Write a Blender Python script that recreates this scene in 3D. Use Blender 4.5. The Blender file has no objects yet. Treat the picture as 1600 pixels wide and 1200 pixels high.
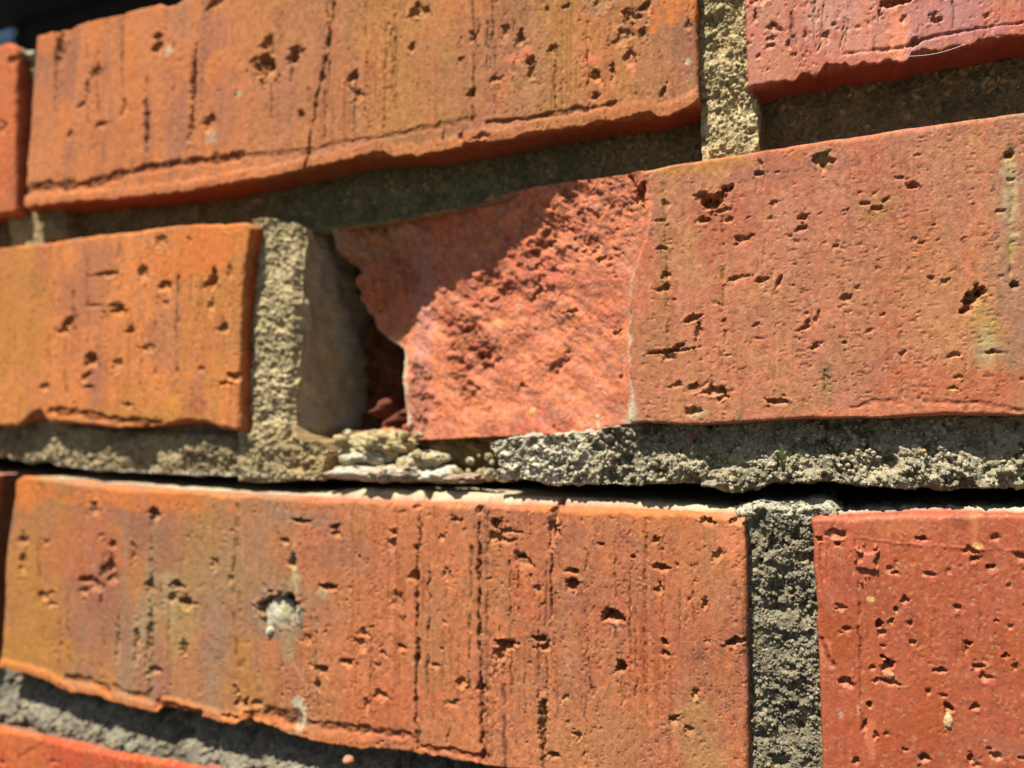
import bpy, bmesh, math, time
import numpy as np

R = math.radians
scene = bpy.context.scene
col = scene.collection

# ------------------------------------------------------------------ camera, light, exposure
F_PX = 1200.0                     # focal length for the 1600 px wide photograph
PHI, PITCH, ROLL = R(22.6), R(3.8), R(0.25)
Z0 = 163.0                        # mm from the lens to the wall along the view axis
BASE = 0.185                      # height of the picture centre above the ground, m
fw = np.array([-math.sin(PHI)*math.cos(PITCH), math.cos(PHI)*math.cos(PITCH), math.sin(PITCH)])
rt = np.cross(fw, [0, 0, 1]); rt /= np.linalg.norm(rt)
up = np.cross(rt, fw)
rt, up = rt*math.cos(ROLL)+up*math.sin(ROLL), up*math.cos(ROLL)-rt*math.sin(ROLL)
CAM = -Z0*fw                      # mm, wall front is the plane y = 0

cd = bpy.data.cameras.new('camera')
cam = bpy.data.objects.new('camera', cd); col.objects.link(cam)
from mathutils import Matrix, Vector
m = Matrix.Identity(4)
for i in range(3):
    m[i][0], m[i][1], m[i][2] = rt[i], up[i], -fw[i]
m[0][3], m[1][3], m[2][3] = CAM[0]/1000, CAM[1]/1000, CAM[2]/1000+BASE
cam.matrix_world = m
cd.sensor_width = 36.0
cd.lens = F_PX/1600*36
cd.clip_start, cd.clip_end = 0.005, 4000
cd.dof.use_dof = True
cd.dof.focus_distance = 0.136
cd.dof.aperture_fstop = 12.0
scene.camera = cam

SUN = np.array([-0.20, -0.44, 0.90]); SUN /= np.linalg.norm(SUN)     # direction towards the sun
w = bpy.data.worlds.new('World'); scene.world = w; w.use_nodes = True
nt = w.node_tree; nt.nodes.clear()
sky = nt.nodes.new('ShaderNodeTexSky'); sky.sky_type = 'NISHITA'; sky.sun_disc = False
sky.sun_elevation = math.asin(SUN[2]); sky.sun_rotation = math.atan2(SUN[0], SUN[1])
bg = nt.nodes.new('ShaderNodeBackground'); bg.inputs[1].default_value = 0.05
wo = nt.nodes.new('ShaderNodeOutputWorld')
nt.links.new(sky.outputs[0], bg.inputs[0]); nt.links.new(bg.outputs[0], wo.inputs[0])
sl = bpy.data.lights.new('sun', 'SUN'); sl.energy = 5.0; sl.angle = R(0.53); sl.color = (1.0, 0.95, 0.86)
so = bpy.data.objects.new('sun', sl); col.objects.link(so)
so.rotation_euler = Vector(SUN).to_track_quat('Z', 'Y').to_euler()
vs = scene.view_settings
vs.view_transform = 'Standard'; vs.look = 'None'; vs.gamma = 1; vs.use_curve_mapping = False
vs.exposure = 1.07

# ------------------------------------------------------------------ helpers
K = 0.56
def lin(c):
    c = np.asarray(c, float)/255
    return np.where(c <= .04045, c/12.92, ((c+.055)/1.055)**2.4)
def alb(*c): return lin(c)*K          # albedo of a colour as it shows in full sun
def W(px, py, d=0.0):
    """point of the wall (mm) that the photograph shows at px, py, d mm behind the wall front"""
    px = np.asarray(px, float); py = np.asarray(py, float); d = np.asarray(d, float)
    a = (px-800)/F_PX; b = -(py-600)/F_PX
    v = fw+a[..., None]*rt+b[..., None]*up
    t = (d-CAM[1])/v[..., 1]
    P = CAM+t[..., None]*v
    return P[..., 0], P[..., 2]
def PL(pts, d=0.0):
    p = np.array([q[:2] for q in pts], float)
    dd = np.array([q[2] if len(q) > 2 else d for q in pts], float)
    x, z = W(p[:, 0], p[:, 1], dd)
    return x, z

rng0 = np.random.default_rng(7)
TAB = rng0.random((64, 256, 256)).astype(np.float32)*2-1
def vn(x, z, seed):
    T = TAB[seed % 64]
    xi = np.floor(x); zi = np.floor(z)
    fx = (x-xi).astype(np.float32); fz = (z-zi).astype(np.float32)
    xi = xi.astype(np.int64); zi = zi.astype(np.int64)
    fx = fx*fx*fx*(fx*(fx*6-15)+10); fz = fz*fz*fz*(fz*(fz*6-15)+10)
    x0 = xi & 255; x1 = (xi+1) & 255; z0 = zi & 255; z1 = (zi+1) & 255
    return (T[x0, z0]*(1-fx)+T[x1, z0]*fx)*(1-fz)+(T[x0, z1]*(1-fx)+T[x1, z1]*fx)*fz
def fbm(x, z, size, octv, seed, gain=.5):
    o = 0; a = 1; s = 1.0/size; n = 0
    for k in range(octv):
        o = o+a*vn(x*s+13.7*k+seed*3.1, z*s+7.3*k-seed*1.7, seed+k*5); n += a; a *= gain; s *= 2.03
    return o/n*1.6
def ridged(x, z, size, octv, seed):
    o = 0; a = 1; s = 1.0/size; n = 0
    for k in range(octv):
        o = o+a*(1-np.abs(vn(x*s+9.1*k, z*s+3.3*k, seed+k*7))*2); n += a; a *= .55; s *= 2.1
    return o/n
def worley(x, z, cell, seed):
    gx = x/cell; gz = z/cell
    xi = np.floor(gx).astype(np.int64); zi = np.floor(gz).astype(np.int64)
    best = np.full(x.shape, 9.0, np.float32); ident = np.zeros(x.shape, np.float32)
    A, B, C = TAB[seed % 64], TAB[(seed+11) % 64], TAB[(seed+23) % 64]
    for i in (-1, 0, 1):
        for j in (-1, 0, 1):
            cx = xi+i; cz = zi+j
            ox = A[cx & 255, cz & 255]*.42+.5; oz = B[cx & 255, cz & 255]*.42+.5
            d = np.hypot(cx+ox-gx, cz+oz-gz).astype(np.float32)
            mm = d < best
            best = np.where(mm, d, best); ident = np.where(mm, C[cx & 255, cz & 255], ident)
    return best, ident
def ss(a, b, x):
    t = np.clip((x-a)/(b-a), 0, 1); return t*t*(3-2*t)
def mix(c, c2, m):
    return c+(np.asarray(c2)-c)*np.clip(m, 0, 1)[..., None]

# ------------------------------------------------------------------ materials
def mat_base(name):
    mt = bpy.data.materials.new(name); mt.use_nodes = True
    n = mt.node_tree; b = n.nodes['Principled BSDF']
    return mt, n, b
def nd(n, t, **kw):
    o = n.nodes.new(t)
    for k, v in kw.items(): setattr(o, k, v)
    return o
def make_mat(name, rough=.8, spec=.25, speck=.5, pale=.6, bump=.5, fine=2600, mid=900, stretch=1.0):
    mt, n, b = mat_base(name); L = n.links.new
    at = nd(n, 'ShaderNodeAttribute'); at.attribute_name = 'tone'
    tc = nd(n, 'ShaderNodeTexCoord'); mp = nd(n, 'ShaderNodeMapping')
    L(tc.outputs['Object'], mp.inputs[0]); mp.inputs['Scale'].default_value = (1, 1, stretch)
    n1 = nd(n, 'ShaderNodeTexNoise'); n1.inputs['Scale'].default_value = fine; n1.inputs['Detail'].default_value = 3
    n2 = nd(n, 'ShaderNodeTexNoise'); n2.inputs['Scale'].default_value = mid; n2.inputs['Detail'].default_value = 5; n2.inputs['Roughness'].default_value = .65
    v = nd(n, 'ShaderNodeTexVoronoi'); v.inputs['Scale'].default_value = 1150
    for q in (n1, n2, v): L(mp.outputs[0], q.inputs['Vector'])
    r1 = nd(n, 'ShaderNodeMapRange'); L(n2.outputs[0], r1.inputs[0])
    r1.inputs[1].default_value = .3; r1.inputs[2].default_value = .7
    r1.inputs[3].default_value = 1-.35*speck; r1.inputs[4].default_value = 1+.3*speck
    m1 = nd(n, 'ShaderNodeMix', data_type='RGBA', blend_type='MULTIPLY'); m1.inputs[0].default_value = 1
    L(at.outputs['Color'], m1.inputs[6]); L(r1.outputs[0], m1.inputs[7])
    # pale and dark mineral specks
    r2 = nd(n, 'ShaderNodeMapRange'); L(v.outputs['Distance'], r2.inputs[0])
    r2.inputs[1].default_value = .27; r2.inputs[2].default_value = .14; r2.inputs[3].default_value = 0; r2.inputs[4].default_value = 1
    sp = nd(n, 'ShaderNodeSeparateColor'); L(v.outputs['Color'], sp.inputs[0])
    r3 = nd(n, 'ShaderNodeMapRange'); L(sp.outputs[0], r3.inputs[0])
    r3.inputs[1].default_value = .72; r3.inputs[2].default_value = .80; r3.inputs[3].default_value = 0; r3.inputs[4].default_value = pale
    mu = nd(n, 'ShaderNodeMath', operation='MULTIPLY'); L(r2.outputs[0], mu.inputs[0]); L(r3.outputs[0], mu.inputs[1])
    m2 = nd(n, 'ShaderNodeMix', data_type='RGBA'); L(mu.outputs[0], m2.inputs[0]); L(m1.outputs[2], m2.inputs[6])
    m2.inputs[7].default_value = (.50, .27, .13, 1)
    r4 = nd(n, 'ShaderNodeMapRange'); L(sp.outputs[1], r4.inputs[0])
    r4.inputs[1].default_value = .84; r4.inputs[2].default_value = .9; r4.inputs[3].default_value = 0; r4.inputs[4].default_value = .55*speck
    mu2 = nd(n, 'ShaderNodeMath', operation='MULTIPLY'); L(r2.outputs[0], mu2.inputs[0]); L(r4.outputs[0], mu2.inputs[1])
    m3 = nd(n, 'ShaderNodeMix', data_type='RGBA'); L(mu2.outputs[0], m3.inputs[0]); L(m2.outputs[2], m3.inputs[6])
    m3.inputs[7].default_value = (.07, .045, .04, 1)
    L(m3.outputs[2], b.inputs['Base Color'])
    ad = nd(n, 'ShaderNodeMath', operation='MULTIPLY_ADD'); L(n1.outputs[0], ad.inputs[0]); ad.inputs[1].default_value = .45; L(n2.outputs[0], ad.inputs[2])
    bp = nd(n, 'ShaderNodeBump'); bp.inputs['Strength'].default_value = bump; bp.inputs['Distance'].default_value = .0003
    L(ad.outputs[0], bp.inputs['Height']); L(bp.outputs[0], b.inputs['Normal'])
    b.inputs['Roughness'].default_value = rough; b.inputs['Specular IOR Level'].default_value = spec
    return mt
M_BRICK = make_mat('fired_clay', rough=.9, spec=.12, speck=.7, pale=.6, bump=.75, stretch=.75)
M_SHINY = make_mat('burnished_clay', rough=.58, spec=.28, speck=.35, pale=.25, bump=.5, stretch=.75)
M_MORT = make_mat('sandy_mortar', rough=.95, spec=.1, speck=.9, pale=.7, bump=.7, fine=3200, mid=1300)
M_LIME = make_mat('lime_lump', rough=.95, spec=.1, speck=.5, pale=.4, bump=.6, fine=3000, mid=1000)

# ------------------------------------------------------------------ objects
def link(name, me, mat, parent=None, loc=(0, 0, 0), label=None, kind=None):
    o = bpy.data.objects.new(name, me); col.objects.link(o)
    if mat: me.materials.append(mat)
    o.location = loc
    if parent: o.parent = parent
    if label: o['label'] = label
    if kind: o['kind'] = kind
    return o
def grid_mesh(name, P, C, extra=None):
    """P (n,m,3) in mm -> mesh in metres about its own centre"""
    n, mm = P.shape[:2]
    cen = (P.reshape(-1, 3).min(0)+P.reshape(-1, 3).max(0))/2
    V = ((P.reshape(-1, 3)-cen)/1000).astype(np.float32)
    idx = np.arange(n*mm).reshape(n, mm)
    Q = np.stack([idx[:-1, :-1], idx[:-1, 1:], idx[1:, 1:], idx[1:, :-1]], -1).reshape(-1, 4)
    Q = np.concatenate([Q, [[idx[0, 0], idx[-1, 0], idx[-1, -1], idx[0, -1]]]])
    me = bpy.data.meshes.new(name)
    me.vertices.add(len(V)); me.vertices.foreach_set('co', V.ravel())
    me.loops.add(Q.size); me.loops.foreach_set('vertex_index', Q.ravel().astype(np.int32))
    me.polygons.add(len(Q)); me.polygons.foreach_set('loop_start', np.arange(0, Q.size, 4, dtype=np.int32))
    me.update(calc_edges=True)
    sm = np.ones(len(Q), bool); sm[-1] = False
    me.polygons.foreach_set('use_smooth', sm)
    a = me.attributes.new('tone', 'FLOAT_COLOR', 'POINT')
    cc = np.ones((len(V), 4), np.float32); cc[:, :3] = np.clip(C.reshape(-1, 3), .003, .85)
    a.data.foreach_set('color', cc.ravel())
    return me, (cen[0]/1000, cen[1]/1000, cen[2]/1000+BASE)

RINGS = [.12, .3, .6, 1, 1.6, 2.3, 3.2, 4.2, 5.4, 6.8, 8.4, 10.2, 12.2, 14.5, 18, 26, 45, 100]
VX0, VX1, VZ0, VZ1 = *W(np.array([-260, 1700]), np.array([600, 600]))[0], W(0, 1240)[1], W(0, -50)[1]
XF0, XF1 = W(np.array([350, 800]), np.array([600, 600]))[0]
def spacing(a, b, lo, hi, r, vary=False):
    """parameters 0..1 from a to b, step r inside lo..hi, coarse outside"""
    p = [a]
    while p[-1] < b-1e-6:
        x = p[-1]; out = max(lo-x, x-hi, 0)
        q = r*np.interp(x, [XF0, XF1], [1.22, .74]) if vary else r*.82
        s = q*(1+min(out, 14)*.6) if out > 0 else q
        p.append(min(b, x+s))
    return (np.array(p)-a)/(b-a)

class Surf:
    """front of a brick or of a strip of mortar: a grid between four outline curves, folded back along its sides"""
    def __init__(s, top, bot, left, right, res=.27, rings=RINGS, base=0.0, rough=.12, seed=0, back=100, jag=0.0):
        s.seed = seed; s.base = base; s.jag = jag
        tx, tz = top; bx, bz = bot; lx, lz = left; rx, rz = right
        def asf(u, v):
            o = np.argsort(u); return u[o], v[o]
        tx, tz = asf(tx, tz); bx, bz = asf(bx, bz); lz, lx = asf(lz, lx); rz, rx = asf(rz, rx)
        xa, xb = lx.mean(), rx.mean(); za, zb = bz.mean(), tz.mean()
        T = spacing(xa, xb, VX0, VX1, res, True); S = spacing(za, zb, VZ0, VZ1, res)
        tt, sg = np.meshgrid(T, S)
        X = xa+tt*(xb-xa); Z = za+sg*(zb-za)
        q = seed*17.3
        for k in range(4):
            xl = np.interp(Z, lz, lx)+rough*fbm(Z, Z*0+q, 3.0, 4, seed+1, .6)
            xr = np.interp(Z, rz, rx)+rough*fbm(Z, Z*0+q+50, 3.0, 4, seed+2, .6)
            X = xl+tt*(xr-xl)
            zt = np.interp(X, tx, tz)+rough*fbm(X, X*0+q, 3.0, 4, seed+3, .6)
            zl = np.interp(X, bx, bz)+rough*fbm(X, X*0+q+50, 3.0, 4, seed+4, .6)+jag*(ridged(X, X*0+q, 2.6, 4, seed+6)-.4)
            Z = zl+sg*(zt-zl)
        s.X, s.Z = X, Z
        s.eL, s.eR, s.eT, s.eB = X-xl, xr-X, zt-Z, Z-zl
        s.h = np.zeros_like(X)                       # outward height, mm
        s.c = np.zeros(X.shape+(3,))
        s.rings = np.array([r for r in rings if r < back]+[back], float)
        s.side = None
    def round(s, r=1.2, sides='LRTB', v=.5):
        rr = r*(1+v*fbm(s.X, s.Z, 9, 3, s.seed+9))
        for k in sides:
            e = {'L': s.eL, 'R': s.eR, 'T': s.eT, 'B': s.eB}[k]
            t = np.clip(1-e/np.maximum(rr, .2), 0, 1)
            s.h -= rr*(1-np.sqrt(np.maximum(1-t*t, 0)))
    def win(s, x, z, wx, wz):
        """index window of the grid round x, z"""
        r = s.X.shape[0]//2
        cm = s.X[r]; j0 = max(0, np.searchsorted(cm, x-wx-3)); j1 = np.searchsorted(cm, x+wx+3)
        if j1-j0 < 2: return None
        jm = min((j0+j1)//2, s.X.shape[1]-1)
        rm = s.Z[:, jm]; i0 = max(0, np.searchsorted(rm, z-wz-4)); i1 = np.searchsorted(rm, z+wz+4)
        if i1-i0 < 2: return None
        return slice(i0, i1), slice(j0, j1)
    def ell(s, px, py, rx, ry, rot=0, warp=.35, wl=None, poly=False):
        x, z = W(px, py, s.base); x2, _ = W(px+rx, py, s.base); _, z2 = W(px, py-ry, s.base)
        return s.ellmm(float(x), float(z), abs(float(x2-x)), abs(float(z2-z)), rot, warp, wl, poly)
    def ellmm(s, x, z, ax, az, rot=0, warp=.35, wl=None, poly=False):
        mx = max(ax, az)*1.6
        wd = s.win(x, z, mx, mx)
        if wd is None: return None
        dx = s.X[wd]-x; dz = s.Z[wd]-z
        if rot:
            c, q = math.cos(R(rot)), math.sin(R(rot)); dx, dz = dx*c+dz*q, -dx*q+dz*c
        ux, uz = dx/ax, dz/az
        if poly:
            g = np.random.default_rng(int(abs(x*1000)+abs(z*777)) % 99991); m_ = g.integers(4, 7)
            an = (np.arange(m_)+g.uniform(-.33, .33, m_))*2*math.pi/m_+g.uniform(0, 6.28)
            d = np.full(ux.shape, -9.0)
            for q_, o_ in zip(an, g.uniform(.62, 1.02, m_)): d = np.maximum(d, (ux*math.cos(q_)+uz*math.sin(q_))/o_)
            d = np.maximum(d, .55*np.hypot(ux, uz))
        else: d = np.hypot(ux, uz)
        wl = wl or max(min(ax, az)*1.2, .35)
        d = d+warp*1.25*fbm(s.X[wd]+x*3, s.Z[wd]+z*5, wl*.8, 4, s.seed+21, .6)
        return wd, d, dz/az
    def pit(s, px, py, rx, ry, dep, rot=0, color=None, mm=False, warp=.4):
        e = s.ellmm(px, py, rx, ry, rot, warp, poly=True) if mm else s.ell(px, py, rx, ry, rot, warp, poly=True)
        if e is None: return
        wd, d, up_ = e
        k0 = ss(1.04, .86, d); k = k0*(.25+.75*ss(-.95, .35, up_))
        rim = ss(1.7, 1.1, d)*(1-k0)*fbm(s.X[wd], s.Z[wd], .9, 2, s.seed+31)*.22*min(dep, 1)
        s.h[wd] += -dep*k*(.8+.35*fbm(s.X[wd], s.Z[wd], .8, 2, s.seed+33))+rim
        s.c[wd] = mix(s.c[wd], alb(205, 145, 92) if color is None else color, k0*(.35 if color is None else .85))
    def patch(s, px, py, rx, ry, color, a=1.0, soft=.5, rot=0, warp=.5, dh=0, wl=None):
        e = s.ell(px, py, rx, ry, rot, warp, wl)
        if e is None: return
        wd, d, _ = e
        k = ss(1+soft*.5, 1-soft*.5, d+.22*fbm(s.X[wd], s.Z[wd], .75, 2, s.seed+23))*a
        s.c[wd] = mix(s.c[wd], color, k); s.h[wd] += dh*k
    def groove(s, pts, wpx, dep, color=None, gap=0.0, wob=.25, asym=0.0, a=.8):
        x, z = PL(pts, s.base)
        sc = abs(float(W(pts[0][0]+wpx, pts[0][1], s.base)[0]-x[0]))
        pad = sc*3+1
        wd = s.win((x.min()+x.max())/2, (z.min()+z.max())/2, (x.max()-x.min())/2+pad, (z.max()-z.min())/2+pad)
        if wd is None: return
        X = s.X[wd]; Z = s.Z[wd]
        Xw = X+wob*fbm(X, Z, 2.2, 3, s.seed+41); Zw = Z+wob*fbm(X, Z, 2.2, 3, s.seed+43)
        best = np.full(X.shape, 99.0); sg = np.zeros(X.shape)
        for k in range(len(x)-1):
            ax, az, bx, bz = x[k], z[k], x[k+1], z[k+1]
            L2 = (bx-ax)**2+(bz-az)**2+1e-9
            t = np.clip(((Xw-ax)*(bx-ax)+(Zw-az)*(bz-az))/L2, 0, 1)
            d = np.hypot(Xw-ax-t*(bx-ax), Zw-az-t*(bz-az))
            m_ = d < best; best = np.where(m_, d, best)
        wdt = sc*.5*(1+.5*fbm(X, Z, 3.5, 2, s.seed+45))
        k = ss(1.25, .35, best/np.maximum(wdt, .12))
        if gap: k = k*ss(gap-.25, gap+.2, .5+.5*fbm(X*.6, Z, 2.0, 3, s.seed+47+len(pts)))
        s.h[wd] -= .62*dep*k*(.85+.6*fbm(X, Z, 1.3, 3, s.seed+49))
        if color is not None: s.c[wd] = mix(s.c[wd], color, k*a)
    def scatter(s, n, rmin, rmax, asp, dep, seed, region=None, color=None, rotj=25):
        g = np.random.default_rng(seed)
        x0, x1 = max(s.X.min(), VX0), min(s.X.max(), VX1); z0, z1 = max(s.Z.min(), VZ0), min(s.Z.max(), VZ1)
        for _ in range(n):
            x = g.uniform(x0, x1); z = g.uniform(z0, z1)
            if region and not region(x, z): continue
            if fbm(np.array([x]), np.array([z*.5]), 9, 3, s.seed+27)[0]+g.uniform(-.35, .35) < .02: continue
            r = rmin*(rmax/rmin)**(g.random()**2.2); q = asp*math.exp(g.normal(0, .35))
            s.pit(x, z, r*math.sqrt(1/q), r*math.sqrt(q), dep*(r/.5)**.8*g.uniform(.6, 1.3), g.normal(0, rotj), color, mm=True, warp=.55)
    def finish(s, name, mat, parent, label=None, side_fn=None, side_amp=.25):
        """folds the sides back and links the mesh"""
        rg = s.rings; k = len(rg)
        n, mm_ = s.X.shape
        def ext(a):
            return np.pad(a, ((k, k), (k, k)) + ((0, 0),)*(a.ndim-2), mode='edge')
        X, Z, H, C = ext(s.X), ext(s.Z), ext(s.h), ext(s.c)
        dv = np.concatenate([rg[::-1], np.zeros(n), rg])[:, None]
        du = np.concatenate([rg[::-1], np.zeros(mm_), rg])[None, :]
        d = np.maximum(dv, du)+np.zeros_like(X)
        sv = np.concatenate([-np.ones(k), np.zeros(n), np.ones(k)])[:, None]+np.zeros_like(X)
        su = np.concatenate([-np.ones(k), np.zeros(mm_), np.ones(k)])[None, :]+np.zeros_like(X)
        U = X+su*du; V = Z+sv*dv
        am = side_amp*ss(0, 1.5, d)*(d < 60)
        nz = fbm(U, V, 4.0, 5, s.seed+55, .6)
        X2 = X+su*am*nz*(dv < du+1e-9); Z2 = Z+sv*am*nz*(du < dv+1e-9)
        def smo(r):
            w_ = 41; q = np.pad(r, w_, mode='edge'); c_ = np.cumsum(np.insert(q, 0, 0)); return ((c_[2*w_+1:]-c_[:-2*w_-1])/(2*w_+1))[:len(r)]
        for row, sl in ((s.Z[0], slice(0, k)), (s.Z[-1], slice(k+n, None))):
            dz = np.pad(smo(row)-row, (k, k), mode='edge')
            Z2[sl] += dz[None, :]*ss(.1, 2.2, d[sl])*(1 if s.jag else 0)
        Y = s.base+d-H
        if side_fn is not None:
            C, X2, Y, Z2 = side_fn(C, X2, Y, Z2, sv, su, d, U, V)
        me, loc = grid_mesh(name, np.stack([X2, Y, Z2], -1), C)
        return link(name, me, mat, parent, loc, label)

def empty(name, loc, label, cat):
    o = bpy.data.objects.new(name, None); col.objects.link(o); o.location = loc
    o.empty_display_size = .05; o['label'] = label; o['category'] = cat
    return o
class Parent:
    pass

# the wall is one thing; its bricks and its mortar are the parts
wall = empty('brick_wall', (0, .05, 0), 'weathered orange brick wall with sandy mortar and one corner-broken brick', 'wall')
def reparent(o):
    o.parent = wall; o.matrix_parent_inverse = Matrix.Translation((0, -.05, 0))
    return o

OCHRE, TAN = alb(205, 140, 70), alb(190, 132, 88)
ORANGE, HOT = alb(216, 130, 80), alb(232, 134, 68)
RED, DEEP = alb(206, 110, 74), alb(182, 92, 58)
PURP, GREY = alb(172, 116, 94), alb(160, 135, 110)
LIMEC, SAND = alb(215, 205, 170), alb(196, 182, 138)
FRESH = alb(244, 146, 104)
DIRT = alb(120, 80, 52)

def brick_base(s, base, mixes, stria=.5, wav=.25, chips=1.0, chx=1.0, chz=.75):
    """clay colour with soft blotches and the drag marks of the wire cut"""
    X, Z = s.X, s.Z; sd = s.seed
    s.c[:] = base
    for i, (c, size, thr, a, sx) in enumerate(mixes):
        f = fbm(X, Z*sx, size, 5, sd+61+i*3, .58)+.3*fbm(X, Z, .7, 2, sd+62+i)
        s.c = mix(s.c, c, ss(thr, thr+.38, f)*a)
    st = fbm(X, Z*.06, 1.7, 4, sd+71, .6)
    s.c *= (1+.13*stria*st)[..., None]
    s.c *= (1+.10*fbm(X, Z, .8, 3, sd+73))[..., None]
    band = .35+.65*ss(.05, .5, fbm(X, Z*.05, 2.3, 3, sd+81))
    chip = ss(.66, .74, fbm(X*chx, Z*chz, .62, 3, sd+83, .6)*(.5+.62*band)+.16*fbm(X, Z, 7, 2, sd+85))
    s.h -= .16*chips*chip
    s.c *= (1-.12*chips*chip)[..., None]
    fine = fbm(X, Z*.02, .55, 2, sd+87); ds = ss(.34, .72, fine+.35*fbm(X, Z*.08, 5, 3, sd+89))*ss(-.1, .45, fbm(X, Z*.3, 6, 3, sd+91))
    s.c = mix(s.c, s.c*np.array([.72, .66, .62]), ds*stria*1.5)
    br = ss(.1, .6, fbm(X, Z*.05, 2.6, 4, sd+97, .6))*ss(-.2, .4, fbm(X, Z, 14, 3, sd+99))
    s.c = mix(s.c, s.c*np.array([.80, .78, .78]), br*stria)
    s.c = mix(s.c, s.c*np.array([.55, .50, .5]), ss(.62, .78, fbm(X*.9, Z*.7, .6, 3, sd+93, .6))*.6)
    s.c = mix(s.c, alb(226, 168, 120), ss(.6, .78, fbm(X, Z, .62, 3, sd+95, .6))*.5)
    s.h += wav*fbm(X, Z, 26, 3, sd+75)+.08*stria*st+.02*fbm(X, Z*.35, .6, 3, sd+77, .6)-.1*stria*ds
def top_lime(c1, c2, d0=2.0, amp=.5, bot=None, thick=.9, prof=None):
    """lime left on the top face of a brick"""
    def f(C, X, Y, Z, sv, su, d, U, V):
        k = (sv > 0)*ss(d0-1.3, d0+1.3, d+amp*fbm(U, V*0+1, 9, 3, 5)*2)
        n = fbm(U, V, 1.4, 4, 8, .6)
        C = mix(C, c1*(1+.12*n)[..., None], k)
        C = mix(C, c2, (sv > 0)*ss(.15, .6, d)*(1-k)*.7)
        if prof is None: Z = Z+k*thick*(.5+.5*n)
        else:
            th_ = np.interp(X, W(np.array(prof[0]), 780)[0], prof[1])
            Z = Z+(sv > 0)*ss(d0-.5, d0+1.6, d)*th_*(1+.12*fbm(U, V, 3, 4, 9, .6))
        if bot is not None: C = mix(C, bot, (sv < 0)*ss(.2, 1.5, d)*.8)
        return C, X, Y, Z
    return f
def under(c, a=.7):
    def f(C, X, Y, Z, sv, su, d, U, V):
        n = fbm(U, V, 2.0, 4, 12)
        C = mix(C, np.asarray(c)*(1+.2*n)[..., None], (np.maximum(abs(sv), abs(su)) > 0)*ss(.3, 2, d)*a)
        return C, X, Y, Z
    return f

# ---- brick: top course, long
def P2(*pts): return PL(pts)
A_bot = [(38,323),(90,318),(150,312),(220,306),(300,297),(360,285),(430,275),(480,263),(540,250),(580,240),(600,236),(615,243),(650,242),(700,235),(722,230),(728,222),(780,219),(805,218),(812,212),(830,208),(860,203),(900,197),(940,190),(962,187),(985,183),(1003,175),(1016,174),(1028,182),(1045,181),(1062,172),(1076,168),(1086,158),(1092,150)]
A = Surf(PL([(56,55),(80,50),(112,46),(122,37),(150,30),(192,22),(200,17),(242,7),(250,5),(262,9),(275,6),(290,-4),(420,-34),(700,-98),(1092,-190)]),
         PL(A_bot), PL([(57,55),(52,120),(48,180),(42,250),(38,323)]), PL([(1087,-190),(1088,0),(1092,150)]), seed=1, rough=.2, jag=.55)
brick_base(A, TAN, [(OCHRE, 22, -.1, .6, .5), (ORANGE, 14, .1, .6, .3), (PURP, 9, .25, .45, .35)])
gx = ss(W(560, 150)[0], W(330, 150)[0], A.X+6*fbm(A.X, A.Z*.2, 8, 3, 3))
A.c = mix(A.c, alb(226,138,86), gx*.7)
A.c = mix(A.c, HOT, gx*ss(.0, .6, fbm(A.X, A.Z*.12, 6, 5, 14, .6))*.5)
A.c = mix(A.c, PURP, gx*ss(.25, .7, fbm(A.X, A.Z*.2, 5, 3, 17))*.6)
for p in [(1055,12,34,26,HOT,.95,.2),(1075,70,24,60,PURP,.6,.5),(808,92,16,8,FRESH,.9,.3),(822,80,8,16,FRESH,.8,.3),(922,92,14,10,FRESH,.7,.4),(985,102,10,10,FRESH,.7,.4),(700,120,60,60,TAN,.5,.9),(935,8,20,16,GREY,.5,.5),(780,55,30,40,PURP,.4,.8),(280,20,14,40,GREY,.35,.8),(340,170,26,60,PURP,.45,.8),(265,80,5,9,LIMEC,.7,.4),(372,147,5,5,LIMEC,.7,.4),(330,215,8,10,LIMEC,.4,.6),(1075,95,4,5,LIMEC,.8,.3),(600,225,160,10,PURP,.35,.8),(80,60,40,18,HOT,.6,.6)]:
    A.patch(*p[:4], p[4], p[5], p[6])
for p in [(415,70,9,10,1.2),(415,103,11,13,2.0),(405,92,12,5,.6),(412,125,5,14,.7),(462,80,11,8,1.0),(457,93,8,7,1.6),(95,88,6,26,.9),(147,118,5,8,.8),(152,110,8,4,.7),(247,57,8,7,1.2),(247,75,6,9,1.2),(552,120,7,6,1.4),(470,178,5,5,1.1),(330,193,7,12,.8),(160,195,8,5,.7),(300,200,4,26,.6),(303,130,4,35,.8),(231,205,4,34,.7),(137,145,4,18,.5),(128,165,7,4,.5),(108,213,5,7,.4),(195,170,6,12,.6),(560,150,7,12,.5),(655,20,12,12,.8),(738,145,8,6,1.6),(827,97,7,7,1.3),(812,60,6,10,1.0),(830,118,5,8,.8),(864,75,7,5,.9),(720,95,4,4,.5),(645,77,5,8,.5),(932,120,6,10,.8),(958,115,3,14,.5),(1010,10,8,9,.9),(1003,50,6,10,.8),(1035,145,3,9,1.0,-25),(940,5,15,12,.35),(972,60,13,9,.5,20),(985,26,9,7,.7),(983,92,8,12,.5),(775,125,12,5,.5),(720,215,4,6,.6),(752,215,10,5,.6),(930,152,6,6,.9),(790,50,5,12,.5),(740,60,5,8,.5),(340,2,14,12,1.6),(855,15,3,5,.5),(885,10,5,4,.5),(1075,40,5,10,.4)]:
    A.pit(p[0], p[1], p[2]*1.25, p[3]*1.25, p[4]*1.5, *p[5:6], color=None)
A.groove([(525,-30),(521,20),(511,70),(504,110),(497,150),(490,190),(484,225),(478,262)], 6, 1.4, alb(120,92,55), gap=.05, wob=.45)
A.groove([(740,-60),(741,60),(740,150),(738,190)], 4, .5, DIRT, gap=.25)
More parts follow.
